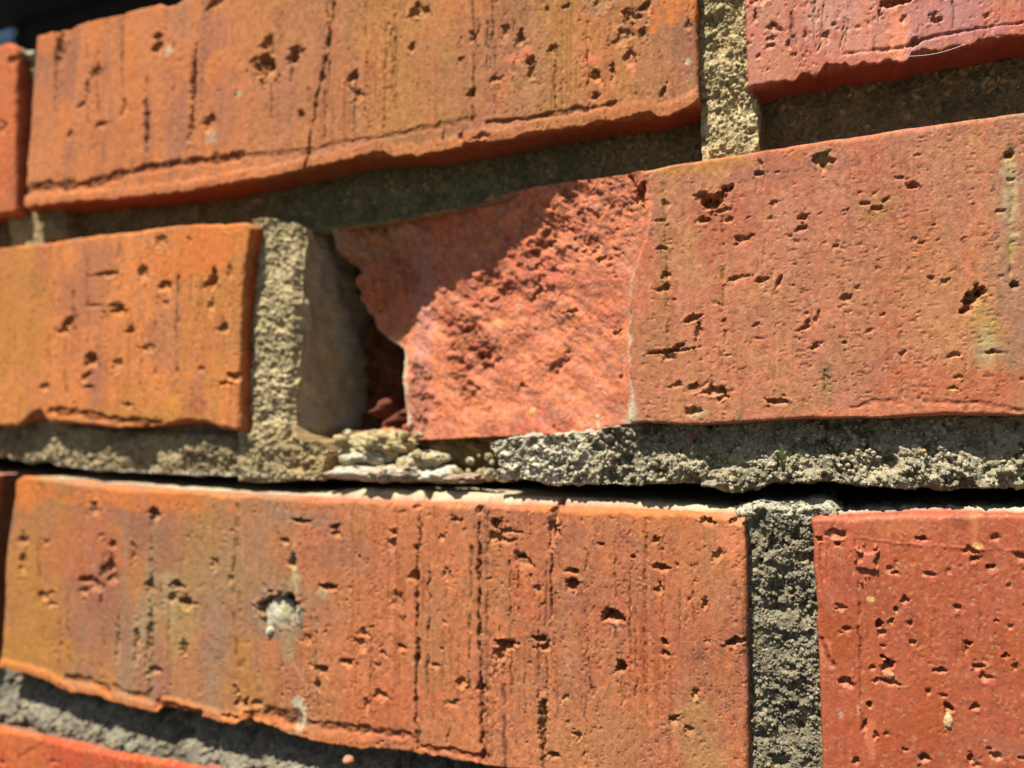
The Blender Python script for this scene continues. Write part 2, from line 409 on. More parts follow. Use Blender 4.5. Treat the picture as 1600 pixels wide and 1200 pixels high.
A.groove([(603,-60),(603,60),(601,205)], 4, .35, alb(165,100,55), gap=.3)
A.groove([(230,120),(229,235)], 5, .6, DIRT, gap=.4)
A.groove([(303,90),(301,230)], 5, .8, DIRT, gap=.35)
A.groove([(508,120),(507,225)], 5, .5, DIRT, gap=.4)
A.groove([(556,110),(555,215)], 4, .4, DIRT, gap=.4)
A.groove([(425,60),(424,180)], 3, .35, DIRT, gap=.4)
A.groove([(192,20),(191,150)], 4, .4, DIRT, gap=.4)
A.groove([(760,-20),(762,110)], 4, .4, DIRT, gap=.4)
A.groove([(40,298),(70,290),(115,290),(150,285),(200,268),(260,258),(330,250),(378,243)], 9, 1.1, alb(150,84,48), wob=.4)
A.groove([(378,243),(480,236),(550,222),(600,214),(650,204),(700,193),(738,186)], 7, .35, alb(160,100,66), wob=.4)
A.groove([(760,192),(800,190),(850,182),(890,174),(960,160)], 7, .7, alb(150,90,60), wob=.4)
def drags(s, seed, n, x0, x1, y0, y1, slant=0):
    g = np.random.default_rng(seed)
    for _ in range(n):
        x = g.uniform(x0, x1); a, b = sorted(g.uniform(y0, y1, 2)); b = max(b, a+60)
        s.groove([(x, a), (x+g.normal(0, 2), (a+b)/2), (x+slant+g.normal(0, 2), min(b, y1))], g.uniform(2, 4.5), g.uniform(.25, .7), alb(*(np.array([136, 88, 54])*g.uniform(.8, 1.35))), gap=g.uniform(.25, .5), wob=.4, a=g.uniform(.3, .8))
drags(A, 5, 34, 70, 1060, -20, 215)
lip = ss(3.4, 1.8, A.eB)
A.h += .35*lip*(.7+.5*fbm(A.X, A.Z, 7, 3, 19)); A.c = mix(A.c, ORANGE, lip*.5)
A.scatter(420, .16, .55, 2.4, .45, 31)
A.round(.8, 'LRT'); A.round(.12, 'B')
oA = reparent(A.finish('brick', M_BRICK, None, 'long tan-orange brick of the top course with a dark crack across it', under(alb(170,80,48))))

# ---- brick: top course, far left sliver
S = Surf(PL([(-300,100),(-60,72),(0,68),(12,64),(26,72)]), PL([(-300,352),(0,336),(26,332)]), PL([(-300,100),(-300,352)]), PL([(26,72),(24,200),(24,332)]), seed=2, res=.35)
brick_base(S, alb(224,122,72), [(ORANGE, 12, .0, .6, .5), (PURP, 8, .2, .5, .4)])
S.scatter(60, .25, .7, 1.5, .5, 32); S.round(1.2, 'LRTB')
for p in [(18,95,8,10,1.2),(5,200,6,12,.9)]: S.pit(*p)
reparent(S.finish('brick', M_BRICK, None, None, under(alb(150,84,60))))

# ---- brick: top course, right
B_bot = [(1166,137),(1185,130),(1200,125),(1240,121),(1250,113),(1266,111),(1275,117),(1285,104),(1292,99),(1310,97),(1330,99),(1350,96),(1372,100),(1392,93),(1408,90),(1418,88),(1424,80),(1450,75),(1480,72),(1500,66),(1530,62),(1560,55),(1600,49),(1700,30),(2600,-170)]
B = Surf(PL([(1163,-215),(1600,-330),(2600,-600)]), PL(B_bot), PL([(1163,-215),(1164,0),(1168,137)]), PL([(2590,-600),(2600,-170)]), seed=3, rough=.25, jag=.7)
brick_base(B, alb(214,118,88), [(alb(214,112,80), 12, .0, .6, .5), (alb(206,142,124), 10, .0, .5, .5), (ORANGE, 7, .25, .5, .4)], .35)
for p in [(1402,52,17,42,FRESH,.85,.3),(1345,35,20,25,ORANGE,.5,.6),(1205,100,35,25,ORANGE,.5,.8),(1200,30,25,30,TAN,.6,.7),(1290,30,40,40,alb(210,150,128),.6,.8),(1500,25,70,40,alb(196,128,124),.6,.9),(1440,60,14,30,alb(190,125,120),.5,.7),(1330,70,60,20,alb(226,146,116),.5,.8)]: B.patch(*p[:4], p[4], p[5], p[6])
B.patch(1402,48,14,36,FRESH,.3,.9,dh=-.35)
for p in [(1180,27,4,7,1.0),(1210,42,13,6,1.1,-25),(1206,61,8,4,.7),(1400,2,26,9,2.6),(1460,32,10,5,1.5),(1458,24,7,5,.5),(1545,24,6,5,.8),(1232,70,4,8,.6),(1258,55,4,6,.5),(1290,55,6,8,.5),(1303,37,5,4,.7),(1375,22,4,12,.8),(1412,28,4,8,.7),(1428,68,12,6,1.6,30),(1205,70,9,5,.7),(1240,85,7,3,.6),(1185,88,4,4,.4),(1190,-4,20,9,.9),(1480,-5,10,5,1)]: B.pit(*p)
B.groove([(1237,20),(1240,70)], 5, .5, DIRT, gap=.4); B.groove([(1272,0),(1274,80)], 3, .4, DIRT, gap=.4)
B.groove([(1491,0),(1490,45)], 3, .4, DIRT, gap=.3); B.groove([(1323,30),(1322,75)], 3, .3, DIRT, gap=.3)
B.groove([(1320,84),(1360,80),(1410,74)], 5, .4, None, wob=.3); B.groove([(1440,62),(1500,48),(1600,34)], 5, .5, alb(190,96,70), wob=.2)
drags(B, 8, 8, 1180, 1600, 0, 90)
B.scatter(90, .18, .6, 1.1, .4, 33); B.round(.5, 'LRT'); B.round(.12, 'B')
reparent(B.finish('brick', M_SHINY, None, None, under(alb(165,76,54))))

# ---- brick: middle course, left
C_ = Surf(PL([(-900,520),(-200,412),(0,388),(60,380),(130,370),(200,362),(240,355),(300,351),(350,349),(388,348),(394,354)]),
          PL([(-900,640),(-200,662),(0,666),(28,666),(40,655),(50,646),(62,641),(69,648),(76,660),(130,663),(170,668),(220,668),(255,665),(290,655),(320,661),(345,671),(375,673)]),
          PL([(-900,520),(-900,640)]), PL([(394,354),(386,400),(380,450),(377,500),(374,560),(374,620),(374,673)]), seed=4, rough=.18, jag=.3)
brick_base(C_, alb(236,146,82), [(OCHRE, 20, -.1, .6, .4), (PURP, 9, .25, .5, .4), (ORANGE, 9, .1, .5, .5)])
for p in [(320,385,75,36,HOT,.9,.35,8),(40,470,40,110,OCHRE,.6,.8),(140,440,40,60,PURP,.45,.8),(150,580,12,40,PURP,.6,.7),(272,632,9,12,alb(235,165,70),.7,.5),(200,650,120,12,OCHRE,.5,.6),(370,480,8,80,OCHRE,.5,.8)]:
    C_.patch(p[0],p[1],p[2],p[3],p[4],p[5],p[6], rot=p[7] if len(p) > 7 else 0)
for p in [(185,485,10,7,1.8),(180,478,13,4,.8),(106,507,9,7,1.2,30),(97,518,8,4,.8),(222,430,7,12,.8),(166,428,14,5,.9),(332,442,9,9,1.8),(143,562,9,10,1.9),(137,588,6,13,.9),(140,605,8,4,.8),(205,518,7,5,1.0),(257,448,8,8,.8),(330,482,4,14,.4),(347,516,8,5,.6),(183,570,9,9,.6),(315,577,5,6,.5),(70,605,5,8,.8),(235,545,10,8,.5),(366,590,10,8,.9),(150,478,12,3,.4),(260,475,6,5,.4),(200,634,7,4,.7),(360,430,4,12,.5),(250,380,9,12,.5),(350,600,9,4,.5)]: C_.pit(p[0], p[1], p[2]*1.2, p[3]*1.2, p[4]*1.5, *p[5:6])
C_.groove([(78,643),(120,645),(160,652),(205,658),(250,660)], 9, 1.0, alb(150,80,44), wob=.3)
C_.groove([(0,384),(60,378),(150,366),(240,356)], 4, .5, None, wob=.2)
drags(C_, 7, 12, 10, 360, 390, 640)
C_.scatter(130, .2, .8, 1.2, .5, 34); C_.round(1.0, 'TLRB')
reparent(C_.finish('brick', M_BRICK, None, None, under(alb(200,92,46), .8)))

# ---- brick: middle course, with its left front corner broken away
mort_r = PL([(472,350),(470,400),(468,480),(462,560),(458,640),(455,745)], 4.0)
D = Surf(PL([(495,362,8),(600,343,10),(700,325,11),(800,303,9),(862,288,6),(930,277,3),(985,270,.3),(1050,256),(1100,248),(1200,232),(1300,216),(1400,200),(1500,186),(1600,174),(1750,150),(2700,-20)]),
         PL([(470,692,25),(560,692,22),(640,688,15),(700,686,13.5),(780,682,11),(860,679,8),(925,675,5),(950,668,2.5),(990,661,.3),(1010,660),(1080,664),(1150,660),(1250,655),(1330,653),(1400,652),(1470,648),(1600,650),(1750,652),(2700,655)]),
         (mort_r[0]-1.0, mort_r[1]), PL([(2690,-20),(2700,655)]), seed=5, rough=.10)
brick_base(D, alb(214,137,100), [(alb(208,146,98), 16, -.05, .65, .6), (alb(214,120,86), 9, .1, .6, .5), (alb(196,132,108), 14, .1, .5, .6)], .3, .15, 1.0, .6, 1.5)
for p in [(1590,400,40,230,GREY,.45,.9),(1580,300,14,60,SAND,.6,.5),(1545,515,24,50,alb(200,155,90),.8,.6),(1540,540,18,30,SAND,.5,.6),(1375,320,32,20,alb(190,140,85),.55,.7),(1283,248,16,12,alb(150,135,95),.8,.5),(1035,400,9,120,alb(180,130,80),.5,.8),(1030,540,40,70,TAN,.6,.8),(1100,258,120,10,OCHRE,.6,.6),(1220,268,130,18,PURP,.5,.7),(1120,350,50,40,alb(190,100,80),.5,.9),(1400,430,120,60,TAN,.4,.9),(1500,600,120,30,RED,.5,.8),(1330,560,60,60,TAN,.5,.9),(1225,630,50,20,alb(190,130,90),.5,.7),(1292,595,9,30,alb(130,110,75),.6,.6),(1490,607,9,4,alb(230,175,80),.8,.4),(1085,645,14,8,SAND,.6,.5),(1425,640,9,11,GREY,.6,.5),(1155,650,6,9,GREY,.5,.5),(1320,648,40,12,FRESH,.4,.7),(1430,642,130,10,FRESH,.5,.5)]:
    D.patch(*p[:4], p[4], p[5], p[6])
for p in [(1106,318,17,14,3.4),(1098,306,14,8,1.6),(1136,296,13,8,2.4,30),(1125,308,10,8,2.0,40),(1100,344,13,5,1.5),(1187,270,11,5,1.6),(1188,258,4,9,.6),(1283,252,15,12,1.0),(1286,262,5,9,1.0,-10),(1255,340,10,5,1.5,8),(1252,357,10,4,1.1,8),(1164,374,17,5,1.1,18),(1144,436,10,5,1.1),(1188,438,11,5,1.5,8),(1165,432,12,3,.6),(1216,443,4,15,.9,-25),(1042,550,28,4,1.8,4),(1062,541,16,4,1.4,28),(1045,558,9,6,1.6),(1082,498,11,6,1.3,15),(1090,522,4,20,.8,-12),(1372,326,15,4,1.3),(1352,318,10,3,.8),(1385,312,10,3,.7,30),(1426,291,8,6,1.1),(1405,278,8,3,.7),(1520,466,20,10,2.8,38),(1510,482,14,8,2.4,30),(1532,456,10,7,1.8,20),(1587,445,11,7,2.0,15),(1576,242,8,9,1.6),(1580,280,8,4,.9),(1492,556,12,4,1.2),(1552,550,11,4,1.0),(1256,514,16,4,.8,20),(1276,498,6,12,.6,-20),(1275,542,10,4,1.1,20),(1262,505,5,8,.6),(1322,465,8,8,1.0),(1320,535,7,4,.8),(1305,385,6,4,.8),(1210,318,7,6,.9,25),(1035,388,9,4,1.0),(1036,452,10,4,1.1,10),(1041,432,9,9,.9),(1085,606,8,8,1.3,20),(1120,612,17,9,1.5),(1130,622,10,5,1.6),(1085,643,15,6,1.5),(1217,628,19,6,1.3),(1060,602,7,5,.7),(1490,606,9,3,.8),(1292,600,5,24,.5),(1475,440,8,4,.7),(1260,490,4,4,.5),(1030,345,8,4,.6),(1040,320,6,9,.5),(1130,330,9,4,.7,15),(1140,345,6,6,.7),(1235,370,5,3,.4),(1500,590,7,4,.6),(1430,375,5,4,.5),(1562,330,8,4,.6),(1440,380,6,4,.4),(1380,492,6,3,.5),(1410,555,6,8,.5),(1455,435,5,5,.5)]: D.pit(*p)
D.groove([(1037,278),(1040,350),(1042,460),(1045,545)], 7, .5, alb(160,112,62), gap=.35, a=.5)
D.groove([(1130,300),(1131,380),(1130,460),(1135,545)], 6, .45, alb(175,105,62), gap=.5, a=.5)
D.groove([(1193,268),(1195,350),(1192,420)], 4, .3, None, gap=.5)
D.groove([(1405,290),(1408,400),(1410,620)], 6, .35, alb(185,140,88), gap=.45, a=.5)
D.groove([(1582,230),(1582,330),(1580,430)], 12, .5, alb(205,165,95), gap=.35, a=.7)
D.groove([(1320,450),(1322,560)], 4, .3, None, gap=.5)
D.groove([(1205,400),(1212,500),(1210,640)], 5, .25, alb(185,130,85), gap=.5, a=.5)
D.groove([(1330,638),(1370,628),(1450,626),(1530,630),(1600,640)], 9, .35, alb(178,96,68), gap=.25, wob=.3, a=.5)
D.scatter(760, .16, .55, .45, .5, 35, rotj=14)
D.round(1.1, 'T'); D.round(.5, 'RB')
# the break: depth read from a few dozen points, front edge as a jagged line
ctl = [(985,280,1),(1000,330,.8),(960,300,3),(985,330,2),(930,285,4.2),(862,298,6.4),(900,340,6),(950,380,4),(985,400,2),(930,450,4.5),(965,470,3),(975,530,2.2),(940,530,5),(975,600,2.2),(945,620,4.5),(940,665,3.5),(870,420,8),(820,360,9.5),(800,450,10.5),(760,415,12.5),(850,520,8.8),(870,600,8.2),(880,665,6.5),(780,540,11),(780,620,11.4),(780,675,10.6),(700,480,14.2),(700,560,13.6),(690,640,13.6),(690,683,13),(652,490,16.6),(646,560,16),(650,650,15.2),(652,685,14.6),(720,340,11.5),(720,400,14),(640,350,11.5),(640,400,16),(636,450,18.5),(626,500,20),(624,535,21.5),(590,370,11.5),(580,430,16),(600,490,20),(515,370,10),(540,420,14.5),(560,470,18.5),(470,500,22),(800,320,9)]
ctl = np.array(ctl, float); cx, cz = W(ctl[:, 0], ctl[:, 1], ctl[:, 2])
dm = np.hypot(cx[:, None]-cx[None], cz[:, None]-cz[None]); n_ = len(cx)
Amat = np.zeros((n_+3, n_+3)); Amat[:n_, :n_] = dm+np.eye(n_)*-.6
Amat[:n_, n_] = 1; Amat[:n_, n_+1] = cx; Amat[:n_, n_+2] = cz; Amat[n_:, :n_] = Amat[:n_, n_:].T
wt = np.linalg.solve(Amat, np.concatenate([ctl[:, 2], [0, 0, 0]]))
fe = PL([(1000,255),(1010,275),(1018,300),(1018,330),(1012,355),(1004,390),(992,420),(986,455),(985,500),(984,540),(986,580),(990,615),(988,640),(984,672)])
o_ = np.argsort(fe[1])
X, Z = D.X, D.Z
xf = np.interp(Z, fe[1][o_], fe[0][o_])+.35*fbm(Z, Z*0+3, 2.2, 4, 40, .6)
tf = xf-X                                               # mm to the left of the broken edge
reg = tf > -3
Xr, Zr = X[reg], Z[reg]
dep = wt[n_]+wt[n_+1]*Xr+wt[n_+2]*Zr
for k in range(n_): dep = dep+wt[k]*np.hypot(Xr-cx[k], Zr-cz[k])
dep = np.clip(dep, .5, 20)
rg_ = ridged(Xr, Zr*1.5-Xr*.5, 5.0, 5, 50)
rot_x, rot_z = Xr*.8-Zr*.6, (Xr*.6+Zr*.8)*1.9
amp_ = .35+.9*ss(.0, .7, .4*fbm(Xr, Zr, 7, 3, 58)+.75*ss(26, 4, np.hypot(Xr-W(920, 340, 5)[0], (Zr-W(920, 340, 5)[1])*1.5)))
rough = -.16*(rg_-.35)*amp_-.35*np.abs(fbm(Xr*.9+Zr*.3, Zr-.3*Xr, 9, 2, 59))+.26*fbm(rot_x, rot_z, 6.5, 6, 51, .55)+.13*amp_*np.abs(fbm(rot_x, rot_z, 1.0, 3, 52, .6))
stepv = np.floor(fbm(rot_x, rot_z, 6, 3, 53)*3)/3*.3
bl, bid = worley(rot_x, rot_z*.8, 1.5, 57)
rough = rough+stepv+(bid*.13)*amp_*(ss(.62, .35, bl))
calm = ss(0, 6, tf[reg])
cleft = ss(.5, .75, fbm(rot_x*.8, rot_z, 1.6, 3, 76, .6)*(.45+.6*amp_))
b2, i2_ = worley(rot_x*.9, rot_z*.7, 2.6, 80); rough = rough+.52*i2_*ss(.58, .47, b2)*ss(W(930, 0, 5)[0], W(840, 0, 8)[0], Xr)*ss(W(0, 600, 12)[1], W(0, 500, 12)[1], Zr)
dep = dep+rough*(.25+.75*calm)+.32*cleft*calm*amp_
# void left of the break
vedge = PL([(508,362,10),(534,425,14),(546,455,17),(566,490,19),(590,512,20),(612,530,20),(630,546,18),(628,590,16),(634,640,16),(644,692,15)])
vo = np.argsort(-vedge[1]); vx, vz = vedge[0][vo], vedge[1][vo]
upz = ss(W(0, 560, 17)[1], W(0, 520, 17)[1], Zr)
xv = np.interp(-Zr, -vz, vx)+(.5+1.3*upz)*fbm(Xr*.4, Zr, 4.0, 5, 54, .62)+.8*upz+2.4*upz*np.exp(-((Zr-W(0, 475, 19)[1])/2.6)**2)
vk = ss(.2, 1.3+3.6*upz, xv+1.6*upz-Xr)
led = ss(.0, 6.0, xv-Xr+2.5)*upz*2.2*(1+fbm(Xr, Zr*.35, 3.5, 4, 78, .6)); dep = dep+led*(1-vk)+(1-vk)*ss(W(690, 0, 14)[0], W(620, 0, 14)[0], Xr)*ss(W(0, 545, 16)[1], W(0, 500, 16)[1], Zr)*2.3*fbm(Xr, Zr*.35, 2.6, 5, 79, .6)
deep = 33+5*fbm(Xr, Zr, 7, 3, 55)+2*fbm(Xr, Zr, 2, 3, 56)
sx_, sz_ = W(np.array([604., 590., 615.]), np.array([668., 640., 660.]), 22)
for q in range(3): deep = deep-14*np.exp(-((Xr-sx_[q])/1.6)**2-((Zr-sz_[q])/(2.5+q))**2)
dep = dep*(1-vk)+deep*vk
edge = ss(-.05, .5, tf[reg])
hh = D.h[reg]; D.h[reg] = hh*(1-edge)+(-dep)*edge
fc = np.zeros(Xr.shape+(3,)); fc[:] = FRESH
fc = mix(fc, alb(216,122,90), ss(-.2, .5, fbm(Xr, Zr, 8, 4, 60)))
fc = mix(fc, alb(244,150,98), ss(.1, .6, fbm(rot_x, rot_z, 5, 4, 63))*.7)
fc = mix(fc, alb(205,150,128), ss(.25, .7, fbm(rot_x, rot_z, 2.4, 4, 64, .6))*.55)
fc = mix(fc, alb(180,116,92), ss(.15, .55, rg_)*.35)
up_x, up_z = W(940, 350, 5)
fc = mix(fc, alb(150,104,80), ss(.2, .55, fbm(rot_x, rot_z, 1.3, 4, 67, .65))*ss(24, 6, np.hypot(Xr-up_x, (Zr-up_z)*1.6))*.75)
px_, pz_ = W(655, 610, 15)
fc = mix(fc, alb(216,150,132), ss(5, 1, np.abs(Xr-px_)+2*fbm(Xr, Zr, 3, 3, 69))*.7)
fc = mix(fc, LIMEC, ss(.9, .2, np.abs(Xr-xv-.3)+.7*fbm(Xr, Zr, 1.2, 3, 70))*ss(W(0, 460, 15)[1]+2, W(0, 520, 15)[1], Zr)*.85)
cl_ = ss(.5, .72, fbm(rot_x, rot_z, 1.5, 3, 74, .6)*(.5+.5*ss(-.2, .5, fbm(Xr, Zr, 6, 2, 75))))
D.cl = cl_
fc = mix(fc, alb(196,158,118), ss(W(690, 0, 13)[0], W(600, 0, 13)[0], Xr)*ss(W(0, 500, 14)[1], W(0, 440, 14)[1], Zr)*(.45+.55*ss(-.2, .25, fbm(Xr, Zr*.3, 2.2, 4, 72))))
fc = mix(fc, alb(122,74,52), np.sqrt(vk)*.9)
fc = mix(fc, alb(190,104,74), cleft*.5)
fc *= (1+.16*fbm(Xr, Zr, .6, 3, 65))[..., None]
for (pp, qq, rr, cc) in [(775,500,1.2,alb(232,164,108)),(835,640,.7,alb(240,196,120)),(808,480,.7,alb(226,170,120)),(950,640,.0,LIMEC)]:
    ex, ez = W(pp, qq, 10)
    if rr: fc = mix(fc, cc, ss(rr*1.3, rr*.7, np.hypot(Xr-ex, Zr-ez)+.5*fbm(Xr, Zr, 1, 2, 66)))
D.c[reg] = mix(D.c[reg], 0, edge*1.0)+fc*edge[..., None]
for gp in ([(717,572,13),(726,590,13),(738,610,12.5)],[(712,515,13.5),(740,535,13),(756,556,12)],[(760,555,12),(748,562,12.3)],[(985,275,1),(1000,300,1),(1008,330,1)],[(868,575,8),(885,562,7.5)],[(880,300,6),(905,330,6),(915,350,6)],[(835,395,9),(860,372,8.5)],[(770,430,12),(790,455,11.5)],[(652,600,15),(656,640,15),(650,684,14.6)]):
    D.groove(gp, 4, 1.3, alb(150,84,56), wob=.4, a=.5)
for q in ([(1000,300,9,22,2.2,-20),(690,505,16,7,1.8,15),(820,445,9,6,1.2),(930,400,12,5,1.2,25),(880,480,9,5,1.0),(790,600,6,6,.9,-30),(955,520,6,6,.9),(965,590,5,5,.8)]): D.pit(*q)
# lime scale along the lower part of the broken edge
lz = .55*ss(W(985, 400)[1], W(985, 440)[1], Z)+.45*ss(W(985, 480)[1], W(985, 560)[1], Z)
lw = .42+.9*ss(W(985, 600)[1], W(985, 665)[1], Z)
D.c = mix(D.c, LIMEC, lz*ss(lw*1.8, lw*.4, np.abs(tf-.35)+.55*np.maximum(fbm(Z, Z*0+4, 3.5, 3, 73), -.2)+.9*np.maximum(fbm(X, Z, 1.1, 4, 68, .6), 0))*.9)
D.c = mix(D.c, LIMEC, ss(.9, .2, np.hypot((X-W(933, 0, 4)[0])/.9, (Z-W(930, 660, 4)[1])/2.2)+.6*fbm(X, Z, 1, 2, 69))*.8)
D.c = mix(D.c, GREY, ss(.9, .2, D.eB+.6*fbm(X, Z, 2, 3, 71))*ss(30, 0, tf*-1)*(tf < 0)*.5)
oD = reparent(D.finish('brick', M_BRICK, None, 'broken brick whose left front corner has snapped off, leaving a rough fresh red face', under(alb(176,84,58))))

# ---- brick: lower course, long
E_bot = [(-2,1042),(20,1046),(45,1053),(65,1058),(90,1072),(112,1081),(140,1084),(158,1087),(172,1094),(192,1099),(215,1104),(248,1111),(254,1103),(270,1106),(295,1110),(312,1114),(320,1121),(345,1127),(372,1131),(390,1124),(415,1130),(440,1140),(480,1156),(520,1163),(560,1168),(600,1170),(640,1174),(700,1184),(760,1194),(850,1206),(1000,1222),(1170,1238)]
E_ = Surf(PL([(22,752),(32,744),(62,746),(110,752),(160,758),(250,764),(330,769),(380,773),(500,779),(600,783),(700,787),(850,792),(1000,797),(1100,801),(1140,804),(1166,812)]),
          PL(E_bot), PL([(24,748),(18,790),(10,850),(6,930),(2,1000),(-2,1044)]), PL([(1163,806),(1168,900),(1168,1000),(1170,1240)]), seed=6, rough=.16, jag=.4)
brick_base(E_, alb(214,130,86), [(RED, 12, .0, .6, .35), (TAN, 10, .0, .6, .3), (PURP, 14, .2, .5, .5), (ORANGE, 6, .25, .6, .5)])
gl = ss(W(560, 900)[0], W(300, 900)[0], E_.X+6*fbm(E_.X, E_.Z*.3, 9, 3, 3))
E_.c = mix(E_.c, alb(192,136,90), gl*.7)
E_.c = mix(E_.c, OCHRE, gl*ss(.1, .6, fbm(E_.X, E_.Z*.3, 9, 5, 8, .58))*.45)
E_.c = mix(E_.c, PURP, gl*ss(.1, .5, fbm(E_.X+20, E_.Z*.5, 11, 5, 11, .58))*.6)
E_.c = mix(E_.c, alb(166,138,108), gl*ss(.0, .5, fbm(E_.X+7, E_.Z*.15, 5, 5, 15, .6))*.6)
for p in [(45,930,45,140,OCHRE,.75,.8),(60,1030,80,35,OCHRE,.75,.6),(45,766,34,26,HOT,.9,.3),(200,778,125,18,HOT,.75,.4),(275,790,45,16,HOT,.7,.4),(140,870,60,60,RED,.5,.8),(160,960,60,70,PURP,.5,.9),(270,840,60,50,PURP,.45,.9),(335,990,45,60,PURP,.5,.9),(330,880,50,60,alb(180,140,85),.6,.9),(460,810,50,14,GREY,.5,.6),(280,965,26,62,alb(185,150,95),.75,.7),(232,960,14,80,alb(176,150,108),.7,.7),(213,1000,8,45,alb(186,160,118),.6,.6),(183,1010,7,40,alb(180,150,110),.55,.6),(262,930,14,40,alb(188,164,120),.6,.6),(335,960,20,90,alb(168,142,116),.45,.9),(400,900,40,80,alb(170,138,104),.4,.9),(440,935,60,45,GREY,.45,.8),(438,968,28,32,GREY,.8,.5),(380,1060,30,60,OCHRE,.6,.9),(460,895,6,34,alb(205,190,140),.75,.4,4),(450,1010,9,22,alb(180,160,110),.6,.6),(463,1100,10,12,LIMEC,.85,.4),(470,1125,7,20,LIMEC,.9,.35,-6),(455,1150,14,7,LIMEC,.8,.4),(460,870,5,12,GREY,.7,.5),(950,1150,70,60,TAN,.6,.8),(1100,900,40,100,alb(205,140,92),.5,.9),(1085,1150,40,50,alb(200,150,95),.6,.8),(950,800,120,9,HOT,.55,.6),(1145,840,20,40,FRESH,.6,.6),(1020,820,100,20,ORANGE,.5,.7),(800,850,40,60,ORANGE,.4,.8),(610,1100,60,40,RED,.5,.9),(897,930,7,6,alb(130,110,100),.6,.4),(505,928,8,7,SAND,.5,.5),(1020,980,90,90,RED,.35,.9),(960,977,10,6,alb(235,165,125),.7,.4),(545,865,60,30,PURP,.35,.9)]:
    E_.patch(p[0],p[1],p[2],p[3],p[4],p[5],p[6], rot=p[7] if len(p) > 7 else 0)
for p in [(147,790,6,8,1.2),(150,800,8,6,.6),(242,806,9,8,1.8),(35,845,6,9,1.1),(35,880,5,18,.8),(70,848,6,5,.7),(176,850,6,8,1.4),(175,888,8,16,1.7),(178,905,8,8,.9),(133,906,13,8,2.0),(150,914,8,10,1.2),(128,925,8,5,.7),(157,838,6,4,.5),(208,870,4,25,.6),(65,932,8,9,1.0),(80,945,9,4,.5),(277,916,10,8,2.0),(292,944,12,9,1.9),(270,935,8,8,.9),(233,918,7,10,1.2),(235,1000,6,44,.8),(213,1005,5,38,.9),(183,1010,4,38,.6),(240,1047,9,6,1.4),(288,1020,5,18,.8),(440,950,28,22,3.6),(445,940,18,9,5.5),(420,960,14,14,4.2),(472,815,13,4,1.5),(525,824,9,6,1.5),(528,835,5,8,.9),(508,917,14,5,2.0),(447,845,6,5,.8),(457,880,5,10,1.2),(570,990,7,6,1.1),(565,1008,7,12,.8),(540,1035,8,5,1.5),(502,1048,10,7,1.5),(495,1072,6,9,.9),(572,1100,4,12,.8),(595,1087,9,8,.9),(370,1085,5,8,.8),(376,1099,9,7,1.2),(402,1100,9,6,.8),(360,1120,12,5,.9),(615,832,7,8,.9),(612,850,6,10,.7),(655,791,7,12,2.2),(648,899,7,10,1.6),(750,797,6,10,2.2),(772,818,9,8,2.3),(772,840,8,10,.9),(790,830,14,4,.9),(788,845,12,4,.9),(817,870,9,4,1.7),(787,1009,14,7,2.6),(800,1005,10,4,1.4),(780,1028,8,14,1.1),(752,1075,6,7,1.3),(717,813,9,4,.9),(897,893,9,4,1.3),(897,914,9,10,2.4),(1033,887,10,5,1.4),(960,963,13,9,2.8),(950,958,8,5,1.2),(971,1043,8,10,2.3,-20),(845,1000,13,5,2.2),(848,1012,11,6,.9),(1040,1004,5,7,1.5),(1042,1022,6,5,.9),(1150,1002,13,6,1.8,20),(1142,1007,10,5,.9),(866,800,5,14,2.0),(864,830,6,20,1.0),(885,1090,5,6,.8),(1052,1125,6,6,1.2),(865,1180,9,6,1.5),(1075,1140,6,5,1.0),(1087,1085,5,9,.8),(1102,945,4,8,.8),(1025,845,5,5,.9),(1032,920,6,9,.7),(990,870,4,4,.8),(940,850,5,3,.7),(848,1130,6,40,1.2),(820,880,9,12,.6),(905,1150,4,6,.7),(1120,870,7,9,.7),(840,920,5,8,.5),(700,900,6,10,.5),(620,940,5,12,.6),(625,1010,6,5,.9),(680,1040,7,4,.6),(720,1070,8,10,.6),(690,840,5,4,.5),(705,1100,8,5,.5),(335,885,4,12,.5),(360,905,4,8,.5),(590,1040,5,4,.6),(600,1020,4,5,.7),(480,1000,8,8,.5),(1150,815,10,6,1.2),(1105,815,10,5,.9)]: E_.pit(p[0], p[1], p[2]*1.2, p[3]*1.2, p[4]*1.4, *p[5:6])
E_.groove([(657,788),(654,830),(651,900),(652,1000),(650,1100),(653,1172)], 5, 1.3, alb(110,74,46), gap=.12, wob=.6)
E_.groove([(752,790),(749,850),(748,950),(750,1050),(752,1130),(755,1200)], 6, 1.5, alb(125,80,48), gap=.15, wob=.55)
E_.groove([(763,800),(762,950),(763,1200)], 8, .55, alb(185,120,78), wob=.1)
E_.groove([(737,840),(735,960),(732,1080)], 5, .6, DIRT, gap=.5)
E_.groove([(866,792),(864,840),(862,880),(861,960)], 4, 1.0, DIRT, gap=.2)
E_.groove([(237,805),(236,880),(235,1000),(235,1062)], 6, .6, alb(135,100,58), gap=.3, a=.6)
E_.groove([(555,800),(555,950),(554,1120)], 4, -.25, alb(215,130,66), gap=.1)
E_.groove([(848,1095),(849,1200)], 5, 1.0, DIRT, gap=.15)
E_.groove([(853,1000),(855,1095)], 4, .4, DIRT, gap=.4)
E_.groove([(1010,800),(1008,900),(1010,1090)], 6, .45, alb(170,96,60), gap=.45)
E_.groove([(855,880),(850,980)], 4, .4, DIRT, gap=.4)
E_.groove([(372,780),(370,860)], 8, .5, alb(170,120,70), gap=.4)
E_.groove([(375,930),(378,1040)], 9, .4, alb(180,126,70), gap=.4)
E_.groove([(785,1040),(788,1120),(790,1200)], 6, .6, DIRT, gap=.4)
